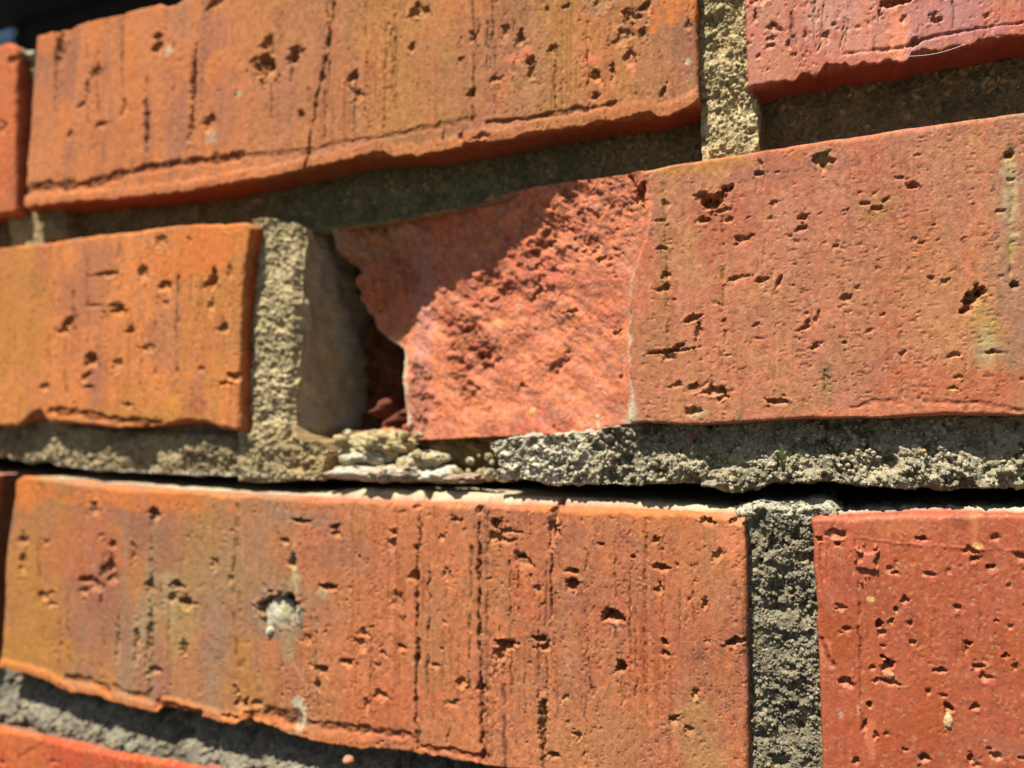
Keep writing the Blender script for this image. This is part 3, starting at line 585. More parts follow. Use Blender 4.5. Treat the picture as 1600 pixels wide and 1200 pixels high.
E_.groove([(105,1058),(140,1063),(165,1075),(175,1084)], 7, 1.0, alb(140,84,46))
E_.groove([(178,1072),(205,1085),(232,1087),(238,1075)], 5, .8, alb(140,84,46))
E_.groove([(250,1100),(275,1104),(312,1112)], 9, 1.6, alb(130,72,42))
E_.groove([(385,1115),(430,1118),(462,1122)], 16, 1.2, alb(130,84,56), wob=.5)
E_.groove([(480,1130),(560,1140),(640,1150),(655,1165)], 10, .9, alb(150,88,60), wob=.4)
E_.groove([(655,1168),(700,1172),(740,1182),(760,1186)], 9, .8, alb(160,84,56), wob=.4)
E_.groove([(455,1020),(463,1045),(475,1065),(480,1085)], 1.6, .1, LIMEC, a=.6)
drags(E_, 6, 44, 30, 1140, 805, 1160)
lip = ss(3.0, 1.4, E_.eB)*ss(W(760, 1100)[0], W(300, 1100)[0], E_.X)
E_.c = mix(E_.c, HOT, lip*.55); E_.h += .5*lip
E_.scatter(900, .16, .62, 1.15, .5, 36)
E_.scatter(420, .16, .5, 2.6, .5, 37, region=lambda x, z: x > -20)
E_.round(1.2, 'TLR'); E_.round(.2, 'B')
oE = reparent(E_.finish('brick', M_BRICK, None, 'long ochre and red brick with a round hole plugged with pale mortar', top_lime(alb(212,198,160), alb(186,138,118), 2.6, .4, alb(150,84,54), prof=([0, 400, 470, 550, 760, 850, 1000, 1150], [.3, .5, .9, 2.2, 1.9, 1.5, 1.3, 1.0]))))

# ---- brick: lower course, right
F_ = Surf(PL([(1268,810),(1300,806),(1400,802),(1500,801),(1600,803),(1800,808),(2500,825)]), PL([(1287,1235),(1600,1270),(2500,1360)]),
          PL([(1269,808),(1274,900),(1279,1000),(1283,1100),(1287,1240)]), PL([(2490,825),(2500,1360)]), seed=7, rough=.16)
brick_base(F_, alb(196,102,68), [(DEEP, 14, .0, .5, .5), (alb(188,94,46), 12, .2, .6, .7), (alb(208,118,88), 9, .2, .5, .5)], .2, .25, .5)
for p in [(1310,990,35,45,alb(185,88,40),.6,.8),(1450,1110,30,40,alb(190,90,40),.6,.8),(1355,1140,60,40,alb(190,88,48),.5,.9),(1400,825,50,10,ORANGE,.5,.6),(1523,820,6,25,ORANGE,.8,.4),(1500,815,14,10,alb(150,80,50),.6,.6),(1527,852,7,5,alb(240,190,110),.8,.4),(1290,1020,8,22,FRESH,.6,.5),(1580,1170,60,16,PURP,.45,.9),(1313,1115,4,8,alb(200,175,150),.7,.4,15),(1341,1110,3,8,alb(215,180,140),.7,.4),(1482,1128,6,11,alb(250,205,140),.9,.3),(1388,1054,9,7,alb(240,165,110),.8,.4),(1360,936,6,4,alb(240,205,130),.8,.4),(1443,1186,10,8,PURP,.6,.6),(1440,1070,150,120,RED,.25,.9),(1360,1150,8,30,FRESH,.5,.7)]:
    F_.patch(p[0],p[1],p[2],p[3],p[4],p[5],p[6], rot=p[7] if len(p) > 7 else 0)
F_.patch(1356,876,16,17,alb(206,112,80),.7,.2,warp=.7,dh=.85,wl=1.2)
for p in [(1280,843,5,4,1.0),(1303,836,10,9,.9),(1310,850,6,4,.9),(1373,976,7,6,1.8),(1377,990,6,7,.6),(1392,971,4,5,.8),(1389,1040,9,10,2.3,-20),(1390,1066,10,4,.8),(1324,1067,10,8,1.0),(1359,1102,6,6,1.8),(1481,1107,6,8,1.8),(1497,950,5,5,.8),(1530,1042,11,5,1.2),(1538,1058,8,7,.8),(1469,1048,9,4,1.0),(1548,887,6,4,1.1),(1520,862,13,6,.8),(1523,874,9,5,1.0),(1443,1186,11,6,1.1,20),(1555,1180,8,6,.8),(1516,1187,5,8,1.1),(1569,1025,7,4,1.0),(1312,950,6,6,.6),(1324,983,6,5,.9),(1338,1190,5,6,.9),(1424,1004,7,5,.7),(1441,843,9,5,.9),(1455,898,9,3,.7),(1482,893,4,6,.5),(1413,940,8,6,.7),(1400,953,3,4,.9),(1421,976,4,5,.7),(1512,1007,5,4,1.1),(1510,1016,3,8,.6),(1557,970,5,3,.6),(1578,980,5,4,.5),(1556,840,8,6,.7),(1595,870,5,8,.8),(1585,1040,3,7,.8),(1451,1083,4,7,.7),(1476,1088,4,3,.7),(1523,1106,5,6,.7),(1390,890,5,4,.6),(1400,895,8,3,.6),(1368,1150,4,7,.9,-20),(1352,1135,4,10,.8),(1385,1148,5,3,.7),(1369,1063,5,6,.7),(1363,1043,5,6,.5),(1415,1172,4,4,.6),(1545,1172,4,6,.5),(1600,1185,10,3,.8)]: F_.pit(p[0], p[1], p[2]*1.1, p[3]*1.1, p[4]*1.2, *p[5:6])
F_.groove([(1337,842),(1340,900),(1343,980),(1345,1065),(1348,1140)], 4, .5, alb(130,58,40), gap=.3, a=.5)
F_.groove([(1500,955),(1502,1000),(1505,1030)], 4, .5, alb(160,70,44)); F_.groove([(1497,960),(1497,1040)], 4, .3, None, gap=.4)
F_.groove([(1283,850),(1287,905)], 7, .5, alb(205,98,62), gap=.3); F_.groove([(1293,850),(1295,910)], 4, .4, None, gap=.4)
F_.groove([(1285,1000),(1296,1030),(1303,1040)], 6, .6, alb(150,70,50))
F_.groove([(1530,900),(1531,1020)], 3, .25, None, gap=.5); F_.groove([(1400,860),(1398,960)], 3, .25, None, gap=.5)
F_.groove([(1340,838),(1400,848),(1480,855),(1560,856),(1620,862)], 5, -.2, None, wob=.3)
F_.scatter(360, .14, .42, .9, .45, 38)
F_.round(1.3, 'T'); F_.round(.6, 'LRB')
oF = reparent(F_.finish('brick', M_SHINY, None, 'deep red brick at the lower right', top_lime(alb(214,206,176), alb(190,120,100), 1.6, .5, alb(150,74,52))))

# ---- bricks: lower course far left, bottom course
H_ = Surf(PL([(-700,705),(-60,738),(-6,742)]), PL([(-700,960),(-90,1026),(-34,1036)]), PL([(-700,705),(-700,960)]), PL([(-6,742),(-22,900),(-34,1036)]), seed=8, res=.5)
brick_base(H_, alb(205,120,84), [(ORANGE, 12, .0, .6, .5)]); H_.round(1.2)
def shaded_side(C, X, Y, Z, sv, su, d, U, V):
    C = mix(C, alb(110, 92, 66), (np.abs(su) > 0)*ss(.3, 1.5, d)*.9)  # side face darkened so its colour holds the shade of the narrow joint
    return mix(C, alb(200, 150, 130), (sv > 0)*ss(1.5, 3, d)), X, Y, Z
reparent(H_.finish('brick', M_BRICK, None, None, shaded_side))
G = Surf(PL([(-420,1032),(-100,1116),(0,1140),(50,1149),(100,1160),(160,1174),(210,1183),(260,1192),(310,1202),(420,1222)]), PL([(-420,1280),(0,1380),(420,1480)]), PL([(-420,1032),(-420,1280)]), PL([(425,1222),(425,1480)]), seed=10, rough=.2)
brick_base(G, alb(214,96,62), [(HOT, 14, .1, .6, .5), (RED, 9, .1, .5, .5)])
G.groove([(30,1182),(70,1158),(85,1152)], 2.5, .3, alb(150,70,48)); G.pit(84,1190,7,5,.9); G.pit(4,1192,6,5,.9)
G.scatter(60, .2, .5, .8, .4, 39); G.round(1.4, 'T'); G.round(.6, 'LRB')
reparent(G.finish('brick', M_BRICK, None, None, top_lime(alb(196,176,140), alb(150,126,112), 3.6, .9)))
G2 = Surf(PL([(490,1236),(900,1290),(1500,1372)]), PL([(490,1500),(900,1580),(1500,1760)]), PL([(490,1236),(490,1500)]), PL([(1500,1372),(1500,1760)]), seed=11, res=.8)
brick_base(G2, alb(205,100,66), [(HOT, 14, .1, .6, .5), (RED, 9, .1, .5, .5)]); G2.round(1.2)
reparent(G2.finish('brick', M_BRICK, None))

# ------------------------------------------------------------------ mortar
def grains(s, c, dark, amp=1.0, lump=1.2, yellow=.12, cell=.85, holes=.0, fall=None):
    X, Z, sd = s.X, s.Z, s.seed
    wx = X+.35*fbm(X, Z, 1.1, 2, sd+5); wz = Z+.35*fbm(X, Z, 1.1, 2, sd+6)
    f1, i1 = worley(wx, wz, cell, sd+1); f2, i2 = worley(wx+3.3, wz+1.7, cell*.52, sd+2)
    g1 = np.sqrt(np.clip(1-(f1/.62)**2, 0, 1))*(.55+.45*i1); g2 = np.sqrt(np.clip(1-(f2/.6)**2, 0, 1))*(.6+.4*i2)
    big = fbm(X, Z, 7, 4, sd+7, .6)
    f3, i3 = worley(wx*1.02+9.1, wz*.98+4.4, cell*.3, sd+3)
    g3 = np.sqrt(np.clip(1-(f3/.6)**2, 0, 1))*(.5+.5*i3)
    amp = amp*(.4+.8*ss(-.45, .35, fbm(X, Z, 6, 3, sd+15)))
    s.h += amp*(.5*cell*(g1+.35*np.minimum(i1, 0))+.34*cell*g2+.17*cell*g3)+lump*big
    if holes:
        hk = ss(.35, .75, fbm(X, Z, 2.6, 3, sd+8, .6)); s.h -= holes*hk
    s.c[:] = c
    s.c *= (1+.28*i1+.16*i2)[..., None]
    s.c = mix(s.c, alb(212,180,118), (i1 > .86)*ss(.6, .4, f1)*yellow*2.0)
    s.c = mix(s.c, dark, ss(.1, .6, fbm(X, Z, 5, 4, sd+9))*.6)
    s.c = mix(s.c, dark*.75, ss(.55, .75, i2)*.25)
    if holes: s.h -= 1.6*holes*ss(.55, .8, fbm(X, Z, 3.4, 3, sd+12, .55))
def ico():
    bm = bmesh.new(); bmesh.ops.create_icosphere(bm, subdivisions=2, radius=1)
    v = np.array([q.co[:] for q in bm.verts]); f = np.array([[q.index for q in t.verts] for t in bm.faces]); bm.free(); return v, f
IV, IF = ico()
def sand(s, owner, n, seed, r0=.13, r1=.42, tone=1.0, base=None):
    g = np.random.default_rng(seed)
    ok = np.argwhere((s.X > VX0) & (s.X < VX1) & (s.Z > VZ0-4) & (s.Z < VZ1) & (s.eT > .2) & (s.eB > .2) & (s.eL > .2) & (s.eR > .2))
    pk = ok[g.integers(0, len(ok), n)]
    X = s.X[pk[:, 0], pk[:, 1]]; Z = s.Z[pk[:, 0], pk[:, 1]]; H = s.h[pk[:, 0], pk[:, 1]]
    r = r0*(r1/r0)**(g.random(n)**2.0)
    sc = g.uniform(.7, 1.25, (n, 3))
    jit = 1+.16*g.standard_normal((n, len(IV)))
    V = IV[None]*jit[..., None]*sc[:, None]*r[:, None, None]
    a = g.uniform(0, 6.28, n); ca, sa = np.cos(a)[:, None], np.sin(a)[:, None]
    V = np.stack([V[..., 0]*ca-V[..., 2]*sa, V[..., 1], V[..., 0]*sa+V[..., 2]*ca], -1)
    P = np.stack([X, s.base-H-r*g.uniform(-.35, .4, n), Z], -1)
    V = (V+P[:, None]).reshape(-1, 3)
    pal = np.array([alb(214, 198, 156), alb(190, 176, 136), alb(160, 150, 126), alb(226, 216, 190), alb(118, 110, 94), alb(206, 168, 112), alb(182, 128, 92)])
    pi = g.choice(len(pal), n, p=[.3, .25, .18, .12, .1, .035, .015])
    C = ((pal[pi]*.4+base*1.12*.6)*g.uniform(.78, 1.2, n)[:, None]*tone)[:, None].repeat(len(IV), 1).reshape(-1, 3)
    F = (IF[None]+np.arange(n)[:, None, None]*len(IV)).reshape(-1, 3)
    me = bpy.data.meshes.new('sand_grains')
    cen = V.mean(0); V = (V-cen)/1000
    me.vertices.add(len(V)); me.vertices.foreach_set('co', V.astype(np.float32).ravel())
    me.loops.add(F.size); me.loops.foreach_set('vertex_index', F.ravel().astype(np.int32))
    me.polygons.add(len(F)); me.polygons.foreach_set('loop_start', np.arange(0, F.size, 3, dtype=np.int32))
    me.update(calc_edges=True); me.polygons.foreach_set('use_smooth', np.ones(len(F), bool))
    at = me.attributes.new('tone', 'FLOAT_COLOR', 'POINT')
    cc = np.ones((len(V), 4), np.float32); cc[:, :3] = C; at.data.foreach_set('color', cc.ravel())
    o = link('sand_grains', me, M_MORT, owner, (cen[0]/1000, cen[1]/1000, cen[2]/1000+BASE), kind='stuff')
    o.matrix_parent_inverse = Matrix.Translation((-owner.location[0], -owner.location[1], -owner.location[2]))
def mfin(s, name, side=None, amp=.6, mat=None, label=None, n=0, tone=1.0, r1=.4):
    o = reparent(s.finish(name, mat or M_MORT, None, label, side, amp))
    if n: sand(s, o, n, s.seed, r1=r1, tone=tone, base=s.c.reshape(-1, 3).mean(0))
    return o
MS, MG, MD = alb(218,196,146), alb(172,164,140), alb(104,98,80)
MR = [.3, .8, 1.5, 2.5, 4, 6, 9, 14, 25, 50, 96]
# upright joints
s = Surf(PL([(1084,-200,4),(1180,-215,4)]), PL([(1096,262,4),(1186,246,4)]), PL([(1082,-200,4),(1087,0,4),(1094,150,4),(1098,262,4)]), PL([(1176,-215,4),(1176,0,4),(1182,140,4),(1188,246,4)]), seed=20, base=3.6, rings=MR, back=96, rough=.2)
grains(s, MS, alb(168,156,112), 1.15, .7, .5, holes=.6)
s.c = mix(s.c, alb(196,160,96), ss(.3, .7, fbm(s.X, s.Z, 2.5, 3, 8))*.4)
mfin(s, 'mortar_joint', n=1300)
s = Surf(PL([(20,80,4),(64,84,4)]), PL([(14,395,4),(72,388,4)]), PL([(18,76,4),(12,395,4)]), PL([(64,76,4),(50,330,4),(70,395,4)]), seed=21, base=5, rings=MR, back=96, rough=.2, res=.35)
grains(s, alb(190,170,120), alb(150,136,96), 1.0, .8, .4)
s.c = mix(s.c, LIMEC, ss(3.5, 1.5, s.eT)); s.h += 2.5*ss(3, 1, s.eT)  # top end painted paler for the light that catches it
mfin(s, 'mortar_joint', n=300, tone=.95)
s = Surf(PL([(392,343,4),(432,342,4),(474,352,4)]), PL([(374,752,4),(462,752,4)]), PL([(396,343,4),(384,450,4),(376,560,4),(372,752,4)]), mort_r, seed=22, base=4.2, rings=[.3,.6,1,1.5,2,2.6,3.2,4,4.8,5.6,6.5,7.5,8.5,9.6,10.8,12,13.4,14.8,16.4,18,20,22,24.5,27,30,34,40,60,96], back=97, rough=.3)
grains(s, alb(212,191,144), alb(164,148,110), 1.1, .7, .3, holes=.5)
s.h -= 1.6*ss(2.6, 0, s.eR)**2
def joint_side(C, X, Y, Z, sv, su, d, U, V):
    k = (su > 0)*ss(.4, 2.0, d)
    n = fbm(U, V, 9, 4, 33); n2 = fbm(U, V, 2, 3, 34)
    c = np.zeros_like(C)+alb(226,206,164); c = mix(c, alb(200,190,160), ss(-.1, .5, n)); c = mix(c, alb(205,190,150), ss(.45, .75, n2)*.5)  # pale side mortar, lifted further for light bounced off the break
    C = mix(C, c, k)
    zl = W(470, 560, 4)[1]-Z                       # the imprint swells towards its foot
    X = X+k*(.9*n+.25*n2)+k*1.2*ss(0, 22, zl)*ss(2, 9, d)*1.6
    return C, X, Y, Z
mfin(s, 'mortar_joint', joint_side, .3, n=700, label='upright mortar joint laid bare beside the broken brick')
s = Surf(PL([(1146,792,3),(1160,788,2),(1190,783,1),(1215,786,1),(1250,783,0),(1284,781,0),(1300,787,0),(1318,797,0)]), PL([(1160,1240,3),(1300,1240,3)]),
         PL([(1146,792,3),(1158,820,3),(1164,900,3),(1164,1240,3)]), PL([(1318,797,3),(1285,812,3),(1284,900,3),(1290,1000,3),(1293,1100,3),(1296,1240,3)]), seed=23, base=2.6, rings=MR, back=96, rough=.25)
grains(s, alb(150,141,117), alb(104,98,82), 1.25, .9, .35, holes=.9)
s.c = mix(s.c, alb(208,204,176), ss(4.5, .8, s.eT+1.5*fbm(s.X, s.Z, 3, 3, 5))*.7)
s.h -= 1.8*ss(2.2, 0, s.eT)**2
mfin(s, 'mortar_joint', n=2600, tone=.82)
s = Surf(PL([(-34,754,13),(44,760,13)]), PL([(-66,1052,13),(30,1060,13)]), PL([(-34,756,13),(-66,1056,13)]), PL([(46,760,13),(34,900,13),(26,1060,13)]), seed=24, base=24, rings=MR, back=96, res=.35)
grains(s, alb(170,158,128), MD, 1.0, .6, .2); mfin(s, 'mortar_joint')
# bed joint under the top course (recessed)
s = Surf(PL([(-300,345,10),(38,318,10),(300,288,10),(480,255,10),(700,218,10),(860,185,10),(1090,148,10),(1170,140,10),(1300,105,10),(1600,40,10),(2600,-180,10)]),
         PL([(-300,440,10),(0,396,10),(200,368,10),(385,358,10),(480,366,9),(600,352,9),(720,330,9),(862,297,9),(985,280,9),(1100,262,9),(1300,228,9),(1600,186,9),(2600,20,9)]),
         PL([(-300,345,10),(-300,440,10)]), PL([(2600,-180,10),(2600,20,9)]), seed=25, base=9.5, rings=MR, back=90, rough=.3)
grains(s, alb(134,122,86), alb(100,94,68), .9, .8, .3)  # mortar colour darkened to deepen the shade in this joint
# the bed comes forward where the upright joint runs down into it
fj = ss(W(1096, 220)[0]-.5, W(1106, 220)[0], s.X)*ss(W(1184, 220)[0]+.5, W(1174, 220)[0], s.X)
s.h += 5.6*fj; s.c = mix(s.c, s.c*MS/alb(134,122,86), fj)
fj2 = ss(W(36, 350)[0]-.5, W(42, 350)[0], s.X)*ss(W(80, 350)[0]+.5, W(74, 350)[0], s.X)
s.h += 4.4*fj2; s.c = mix(s.c, s.c*1.5, fj2)
bl_ = ss(1.4, .3, s.eB+.5*fbm(s.X, s.Z, 3, 3, 4))*ss(W(480, 0)[0], W(500, 0)[0], s.X)*ss(W(880, 0)[0], W(850, 0)[0], s.X)
s.c = mix(s.c, alb(190,140,84), bl_*.8); s.h += 1.0*bl_
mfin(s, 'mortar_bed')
# bed joint under the middle course, left piece, cracked free of the brick below
ML = Surf(PL([(-500,655,5),(0,655,5),(60,634,5),(200,662,5),(380,664,5),(462,664,5),(482,690,5),(505,688,6),(517,705,7)]),
         PL([(-500,690,5),(0,713,5),(20,718,5),(45,724,5),(60,719,5),(70,718,5),(85,726,5),(140,733,5),(180,736,5),(240,740,5),(340,743,5),(400,745,5),(460,747,5),(500,749,6),(516,748,7)]),
         PL([(-500,655,5),(-500,690,5)]), PL([(519,700,7),(518,725,7),(516,749,7)]), seed=26, base=4.6, rings=MR, back=60, rough=.3)
grains(ML, alb(188,168,126), alb(126,112,86), 1.3, 1.2, .3, holes=.8)
ML.h -= 3.2*ss(3.5, 1, ML.eT)*ss(W(400, 0)[0], W(360, 0)[0], ML.X)
ML.h += 1.2*ss(W(370, 0)[0], W(420, 0)[0], ML.X)*ss(W(500, 0)[0], W(470, 0)[0], ML.X)
ML.c = mix(ML.c, alb(214,204,180), ss(1.3, .3, ML.eB+.5*fbm(ML.X, ML.Z, 2, 3, 6))*.8)
ML.c = mix(ML.c, alb(205,170,112), ss(W(400, 0)[0], W(470, 0)[0], ML.X)*.5)
mfin(ML, 'mortar_bed', n=1800, label='left bed of mortar standing clear of the brick below it')
# right piece
MRt = Surf(PL([(776,690,6),(800,686,5),(830,682,4),(925,672,2),(985,660,2),(1080,657,2),(1250,648,2),(1400,645,2),(1600,643,2),(1750,645,2),(2700,650,2)]),
          PL([(780,748,4),(800,746,3),(830,752,2),(860,756,2),(900,756,2),(1000,758,1),(1060,757,1),(1110,762,1),(1155,769,1),(1180,762,1),(1205,755,1),(1280,752,1),(1330,758,1),(1400,764,1),(1450,762,1),(1500,766,1),(1560,762,1),(1600,760,1),(1750,760,1),(2700,770,1)]),
          PL([(772,688,5),(782,712,4),(786,730,4),(780,748,4)]), PL([(2690,650,2),(2690,770,2)]), seed=27, base=2.2, rings=MR, back=60, rough=.35)
grains(MRt, alb(180,169,138), alb(106,98,80), 1.5, 1.0, .2, 1.2, holes=1.1)
sl_ = ss(0, 1, MRt.eT/np.maximum(MRt.eT+MRt.eB, .1))
MRt.h += -3.0*(1-sl_)*ss(W(940, 0)[0], W(1010, 0)[0], MRt.X)-.6
MRt.c = mix(MRt.c, MRt.c*alb(232,222,190)/alb(178,168,134), ss(W(960, 0)[0], W(840, 0)[0], MRt.X))
MRt.c = mix(MRt.c, alb(200,192,170), ss(.7, .2, MRt.eT+.4*fbm(MRt.X, MRt.Z, 2, 3, 6))*.6)
mfin(MRt, 'mortar_bed', amp=1.0, n=3400, tone=1.0, r1=.48)
# recessed stretch between them, in the gap under the break
s = Surf(PL([(500,672,18),(640,680,18),(800,676,16)]), PL([(500,742,18),(640,748,18),(800,752,16)]), PL([(500,672,18),(500,742,18)]), PL([(800,676,16),(800,752,16)]), seed=28, base=17, rings=MR, back=50, rough=.3)
grains(s, alb(160,132,84), alb(110,92,62), 1.1, 1.6, .3); mfin(s, 'mortar_bed')
# bed joint between the lower and bottom courses
s = Surf(PL([(-500,905,7),(-20,1040,6),(50,1056,6),(150,1085,6),(320,1118,6),(480,1156,6),(700,1184,6),(1180,1240,6),(2500,1365,6)]), PL([(-500,1022,6),(-20,1112,6),(60,1128,6),(130,1152,6),(200,1168,6),(270,1188,6),(320,1198,6),(420,1218,6),(900,1282,6),(1500,1360,6),(2500,1490,6)]),
         PL([(-500,905,6),(-500,1022,6)]), PL([(2500,1365,6),(2500,1490,6)]), seed=29, base=6.2, rings=MR, back=92, rough=.3)
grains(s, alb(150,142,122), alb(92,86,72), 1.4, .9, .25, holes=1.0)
s.h -= 2.5*ss(3.0, .5, s.eT)*ss(W(30, 0)[0], W(60, 0)[0], s.X)
s.h += 3.6*ss(.75, .15, s.eB/(s.eB+s.eT))
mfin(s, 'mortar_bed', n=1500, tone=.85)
# mortar behind the crack and at the foot of the wall
def block(name, x0, x1, y0, y1, z0, z1, c, seed):
    s = Surf((np.array([x0, x1]), np.array([z1, z1])), (np.array([x0, x1]), np.array([z0, z0])), (np.array([x0, x0]), np.array([z0, z1])), (np.array([x1, x1]), np.array([z0, z1])), res=2.5, base=y0, rings=[2, 10, 30], back=y1-y0, seed=seed)
    s.c[:] = c; s.h += .6*fbm(s.X, s.Z, 8, 3, seed); return mfin(s, name)
zt = float(W(800, 640)[1]); zb = float(W(800, 800)[1])
xa, xb = float(W(-420, 900)[0]), float(W(1500, 900)[0])
block('mortar_bed', -330, 290, 58, 97, zb-2, zt+6, MD, 41)
block('mortar_bed', xa, xb, 4, 97, -BASE*1000, -118, MG, 43)

# ------------------------------------------------------------------ lumps, plugs and pebbles
def lump(name, px, py, d, size, c, c2, seed, mat=M_LIME, rough=.35, flat=1.0, parent=None, freq=1.0):
    x, z = W(px, py, d); x, z = float(x), float(z)
    bm = bmesh.new(); bmesh.ops.create_icosphere(bm, subdivisions=5, radius=1)
    V = np.array([v.co[:] for v in bm.verts]); g = seed*7.7
    k = 3.2*freq
    S3 = V*np.array(size)*max(.55, .9/min(size))
    tri = lambda q, sz, oc, sd: (fbm(S3[:, 0]*q+g, S3[:, 2]*q-g, sz, oc, sd, .6)+fbm(S3[:, 1]*q+g, S3[:, 2]*q+S3[:, 0]*q*.5, sz, oc, sd+1, .6)+fbm(S3[:, 0]*q+S3[:, 2]*q*.4, S3[:, 1]*q+g, sz, oc, sd+2, .6))/1.7
    n = tri(freq, 1.9, 4, seed)
    n2 = tri(freq*2.6, 1.6, 4, seed+7)
    V = V*(1+rough*n+rough*.4*n2)[:, None]*np.array(size)
    V[:, 2] = V[:, 2]*flat
    for v, p in zip(bm.verts, V): v.co = p/1000
    me = bpy.data.meshes.new(name); bm.to_mesh(me); bm.free()
    me.polygons.foreach_set('use_smooth', np.ones(len(me.polygons), bool))
    a = me.attributes.new('tone', 'FLOAT_COLOR', 'POINT')
    C = np.ones((len(V), 4), np.float32); C[:, :3] = mix(np.zeros((len(V), 3))+c, c2, ss(-.1, .5, n2))
    a.data.foreach_set('color', C.ravel())
    o = link(name, me, mat, None, (x/1000, d/1000, z/1000+BASE))
    if parent is None: reparent(o)
    else:
        o.parent = parent
        o.matrix_parent_inverse = Matrix.Translation((-parent.location[0], -parent.location[1], -parent.location[2]))
    return o
YEL, WHT = alb(206,188,140), alb(218,208,180)
L_ = [lump('mortar_lump', 594, 692, 10, (9.2, 6, 3.3), YEL, alb(196,172,122), 3, rough=.3),
      lump('mortar_lump', 576, 713, 8, (7.0, 5, 2.2), WHT, YEL, 9, rough=.4),
      lump('mortar_lump', 606, 738, 8, (13, 6, 2.1), WHT, alb(196,168,140), 5, rough=.35),
      lump('mortar_lump', 672, 717, 9, (4.2, 4, 1.8), YEL, WHT, 11, rough=.4),
      lump('mortar_lump', 648, 724, 9, (4.2, 4, 1.8), alb(206,190,150), YEL, 13, rough=.35),
      lump('mortar_lump', 685, 740, 9, (6.0, 5, 1.8), alb(220,218,200), WHT, 15, rough=.3),
      lump('mortar_lump', 725, 747, 9, (5.6, 5, 1.1), alb(170,140,118), alb(196,170,140), 17, rough=.3),
      lump('mortar_lump', 735, 704, 19, (8, 4, 4.5), alb(176,150,96), alb(140,116,74), 19, rough=.4)]
L_[0]['label'] = 'yellowish crumbling mortar lump under the break'
lump('mortar_plug', 440, 962, 2.6, (4.2, 2.4, 4.7), alb(202,196,170), alb(190,176,134), 23, rough=.26, freq=.6, parent=oE)
lump('mortar_plug', 425, 985, .6, (1.2, 1.2, 1.1), alb(220,210,180), WHT, 25, rough=.35, parent=oE)
lump('mortar_plug', 468, 962, .4, (.9, 1.0, 2.6), alb(196,182,150), WHT, 45, rough=.45, parent=oE)
lump('pebble', 545, 1187, 1.2, (1.3, 1.6, 1.0), alb(216,150,118), alb(210,150,120), 27, rough=.15)
lump('pebble', 1443, 705, 1.2, (.5, .5, .45), alb(220,170,90), alb(210,160,90), 29, rough=.2)
lump('pebble', 1080, 683, 2.0, (.7, .5, .45), alb(170,96,70), alb(170,80,56), 31, rough=.2)
lump('pebble', 1481, 1126, .4, (.75, .9, 1.3), alb(240,200,150), alb(232,186,136), 33, rough=.15, parent=oF)
lump('pebble', 1389, 1053, .6, (1.2, 1.1, .9), alb(224,148,106), alb(214,134,96), 35, rough=.18, parent=oF)
lump('pebble', 960, 976, .7, (1.2, 1.0, .8), alb(232,160,122), alb(220,150,110), 37, rough=.25, parent=oE)
lump('pebble', 835, 640, 11.6, (.9, .8, .8), alb(246,206,120), alb(236,190,100), 39, rough=.4, parent=oD)

g_ = np.random.default_rng(5)
for q in range(26):
    px_q = g_.uniform(532, 780)
    lump('mortar_crumb', px_q, g_.uniform(676, 742) if px_q < 660 else g_.uniform(712, 744), g_.uniform(4.5, 8) if px_q < 660 else g_.uniform(7, 11), tuple(g_.uniform(.5, 1.7)*g_.uniform(.7, 1.2, 3)), [YEL, WHT, alb(190,170,124), alb(170,150,116)][q % 4], alb(184,164,120), 100+q, rough=.45, mat=M_MORT)
for q in range(9):
    lump('brick_crumb', g_.uniform(590, 640), g_.uniform(664, 684), g_.uniform(14, 19), tuple(g_.uniform(.5, 1.3, 3)), alb(216,112,76), alb(190,86,58), 70+q, rough=.45, mat=M_BRICK)
# fine thread under the upper right brick, and a seedling in the joint
def tube(name, pts, r, mat, taper=False):
    cu = bpy.data.curves.new(name, 'CURVE'); cu.dimensions = '3D'; cu.bevel_depth = r; cu.bevel_resolution = 2
    sp = cu.splines.new('POLY'); sp.points.add(len(pts)-1)
    for i, (p, q) in enumerate(zip(sp.points, pts)):
        p.co = (*q, 1); p.radius = 1-.8*i/(len(pts)-1) if taper else 1
    tmp = bpy.data.objects.new(name, cu); me = bpy.data.meshes.new_from_object(tmp); bpy.data.objects.remove(tmp)
    me.name = name; return link(name, me, mat)
def flat_mat(name, c, rough=.7):
    mt, n, b = mat_base(name)
    tx = nd(n, 'ShaderNodeTexNoise'); tx.inputs['Scale'].default_value = 40; tx.inputs['Detail'].default_value = 6
    mr = nd(n, 'ShaderNodeMapRange'); mr.inputs[3].default_value = .7; mr.inputs[4].default_value = 1.3
    mx = nd(n, 'ShaderNodeMix', data_type='RGBA', blend_type='MULTIPLY'); mx.inputs[0].default_value = 1; mx.inputs[6].default_value = (*c, 1)
    n.links.new(tx.outputs[0], mr.inputs[0]); n.links.new(mr.outputs[0], mx.inputs[7]); n.links.new(mx.outputs[2], b.inputs['Base Color'])
    b.inputs['Roughness'].default_value = rough; return mt
th = []
for t in np.linspace(0, 1, 9):
    x, z = W(1418+90*t, 88-19*t+5*math.sin(t*3.1), -.6); th.append((float(x)/1000, -.0006, float(z)/1000+BASE))
o = tube('spider_thread', th, .00004, flat_mat('thread_silk', (.7, .68, .62), .4))
o['label'] = 'fine pale spider thread stretched along the chipped lower edge of the upper right brick'; o['category'] = 'thread'
bm = bmesh.new()
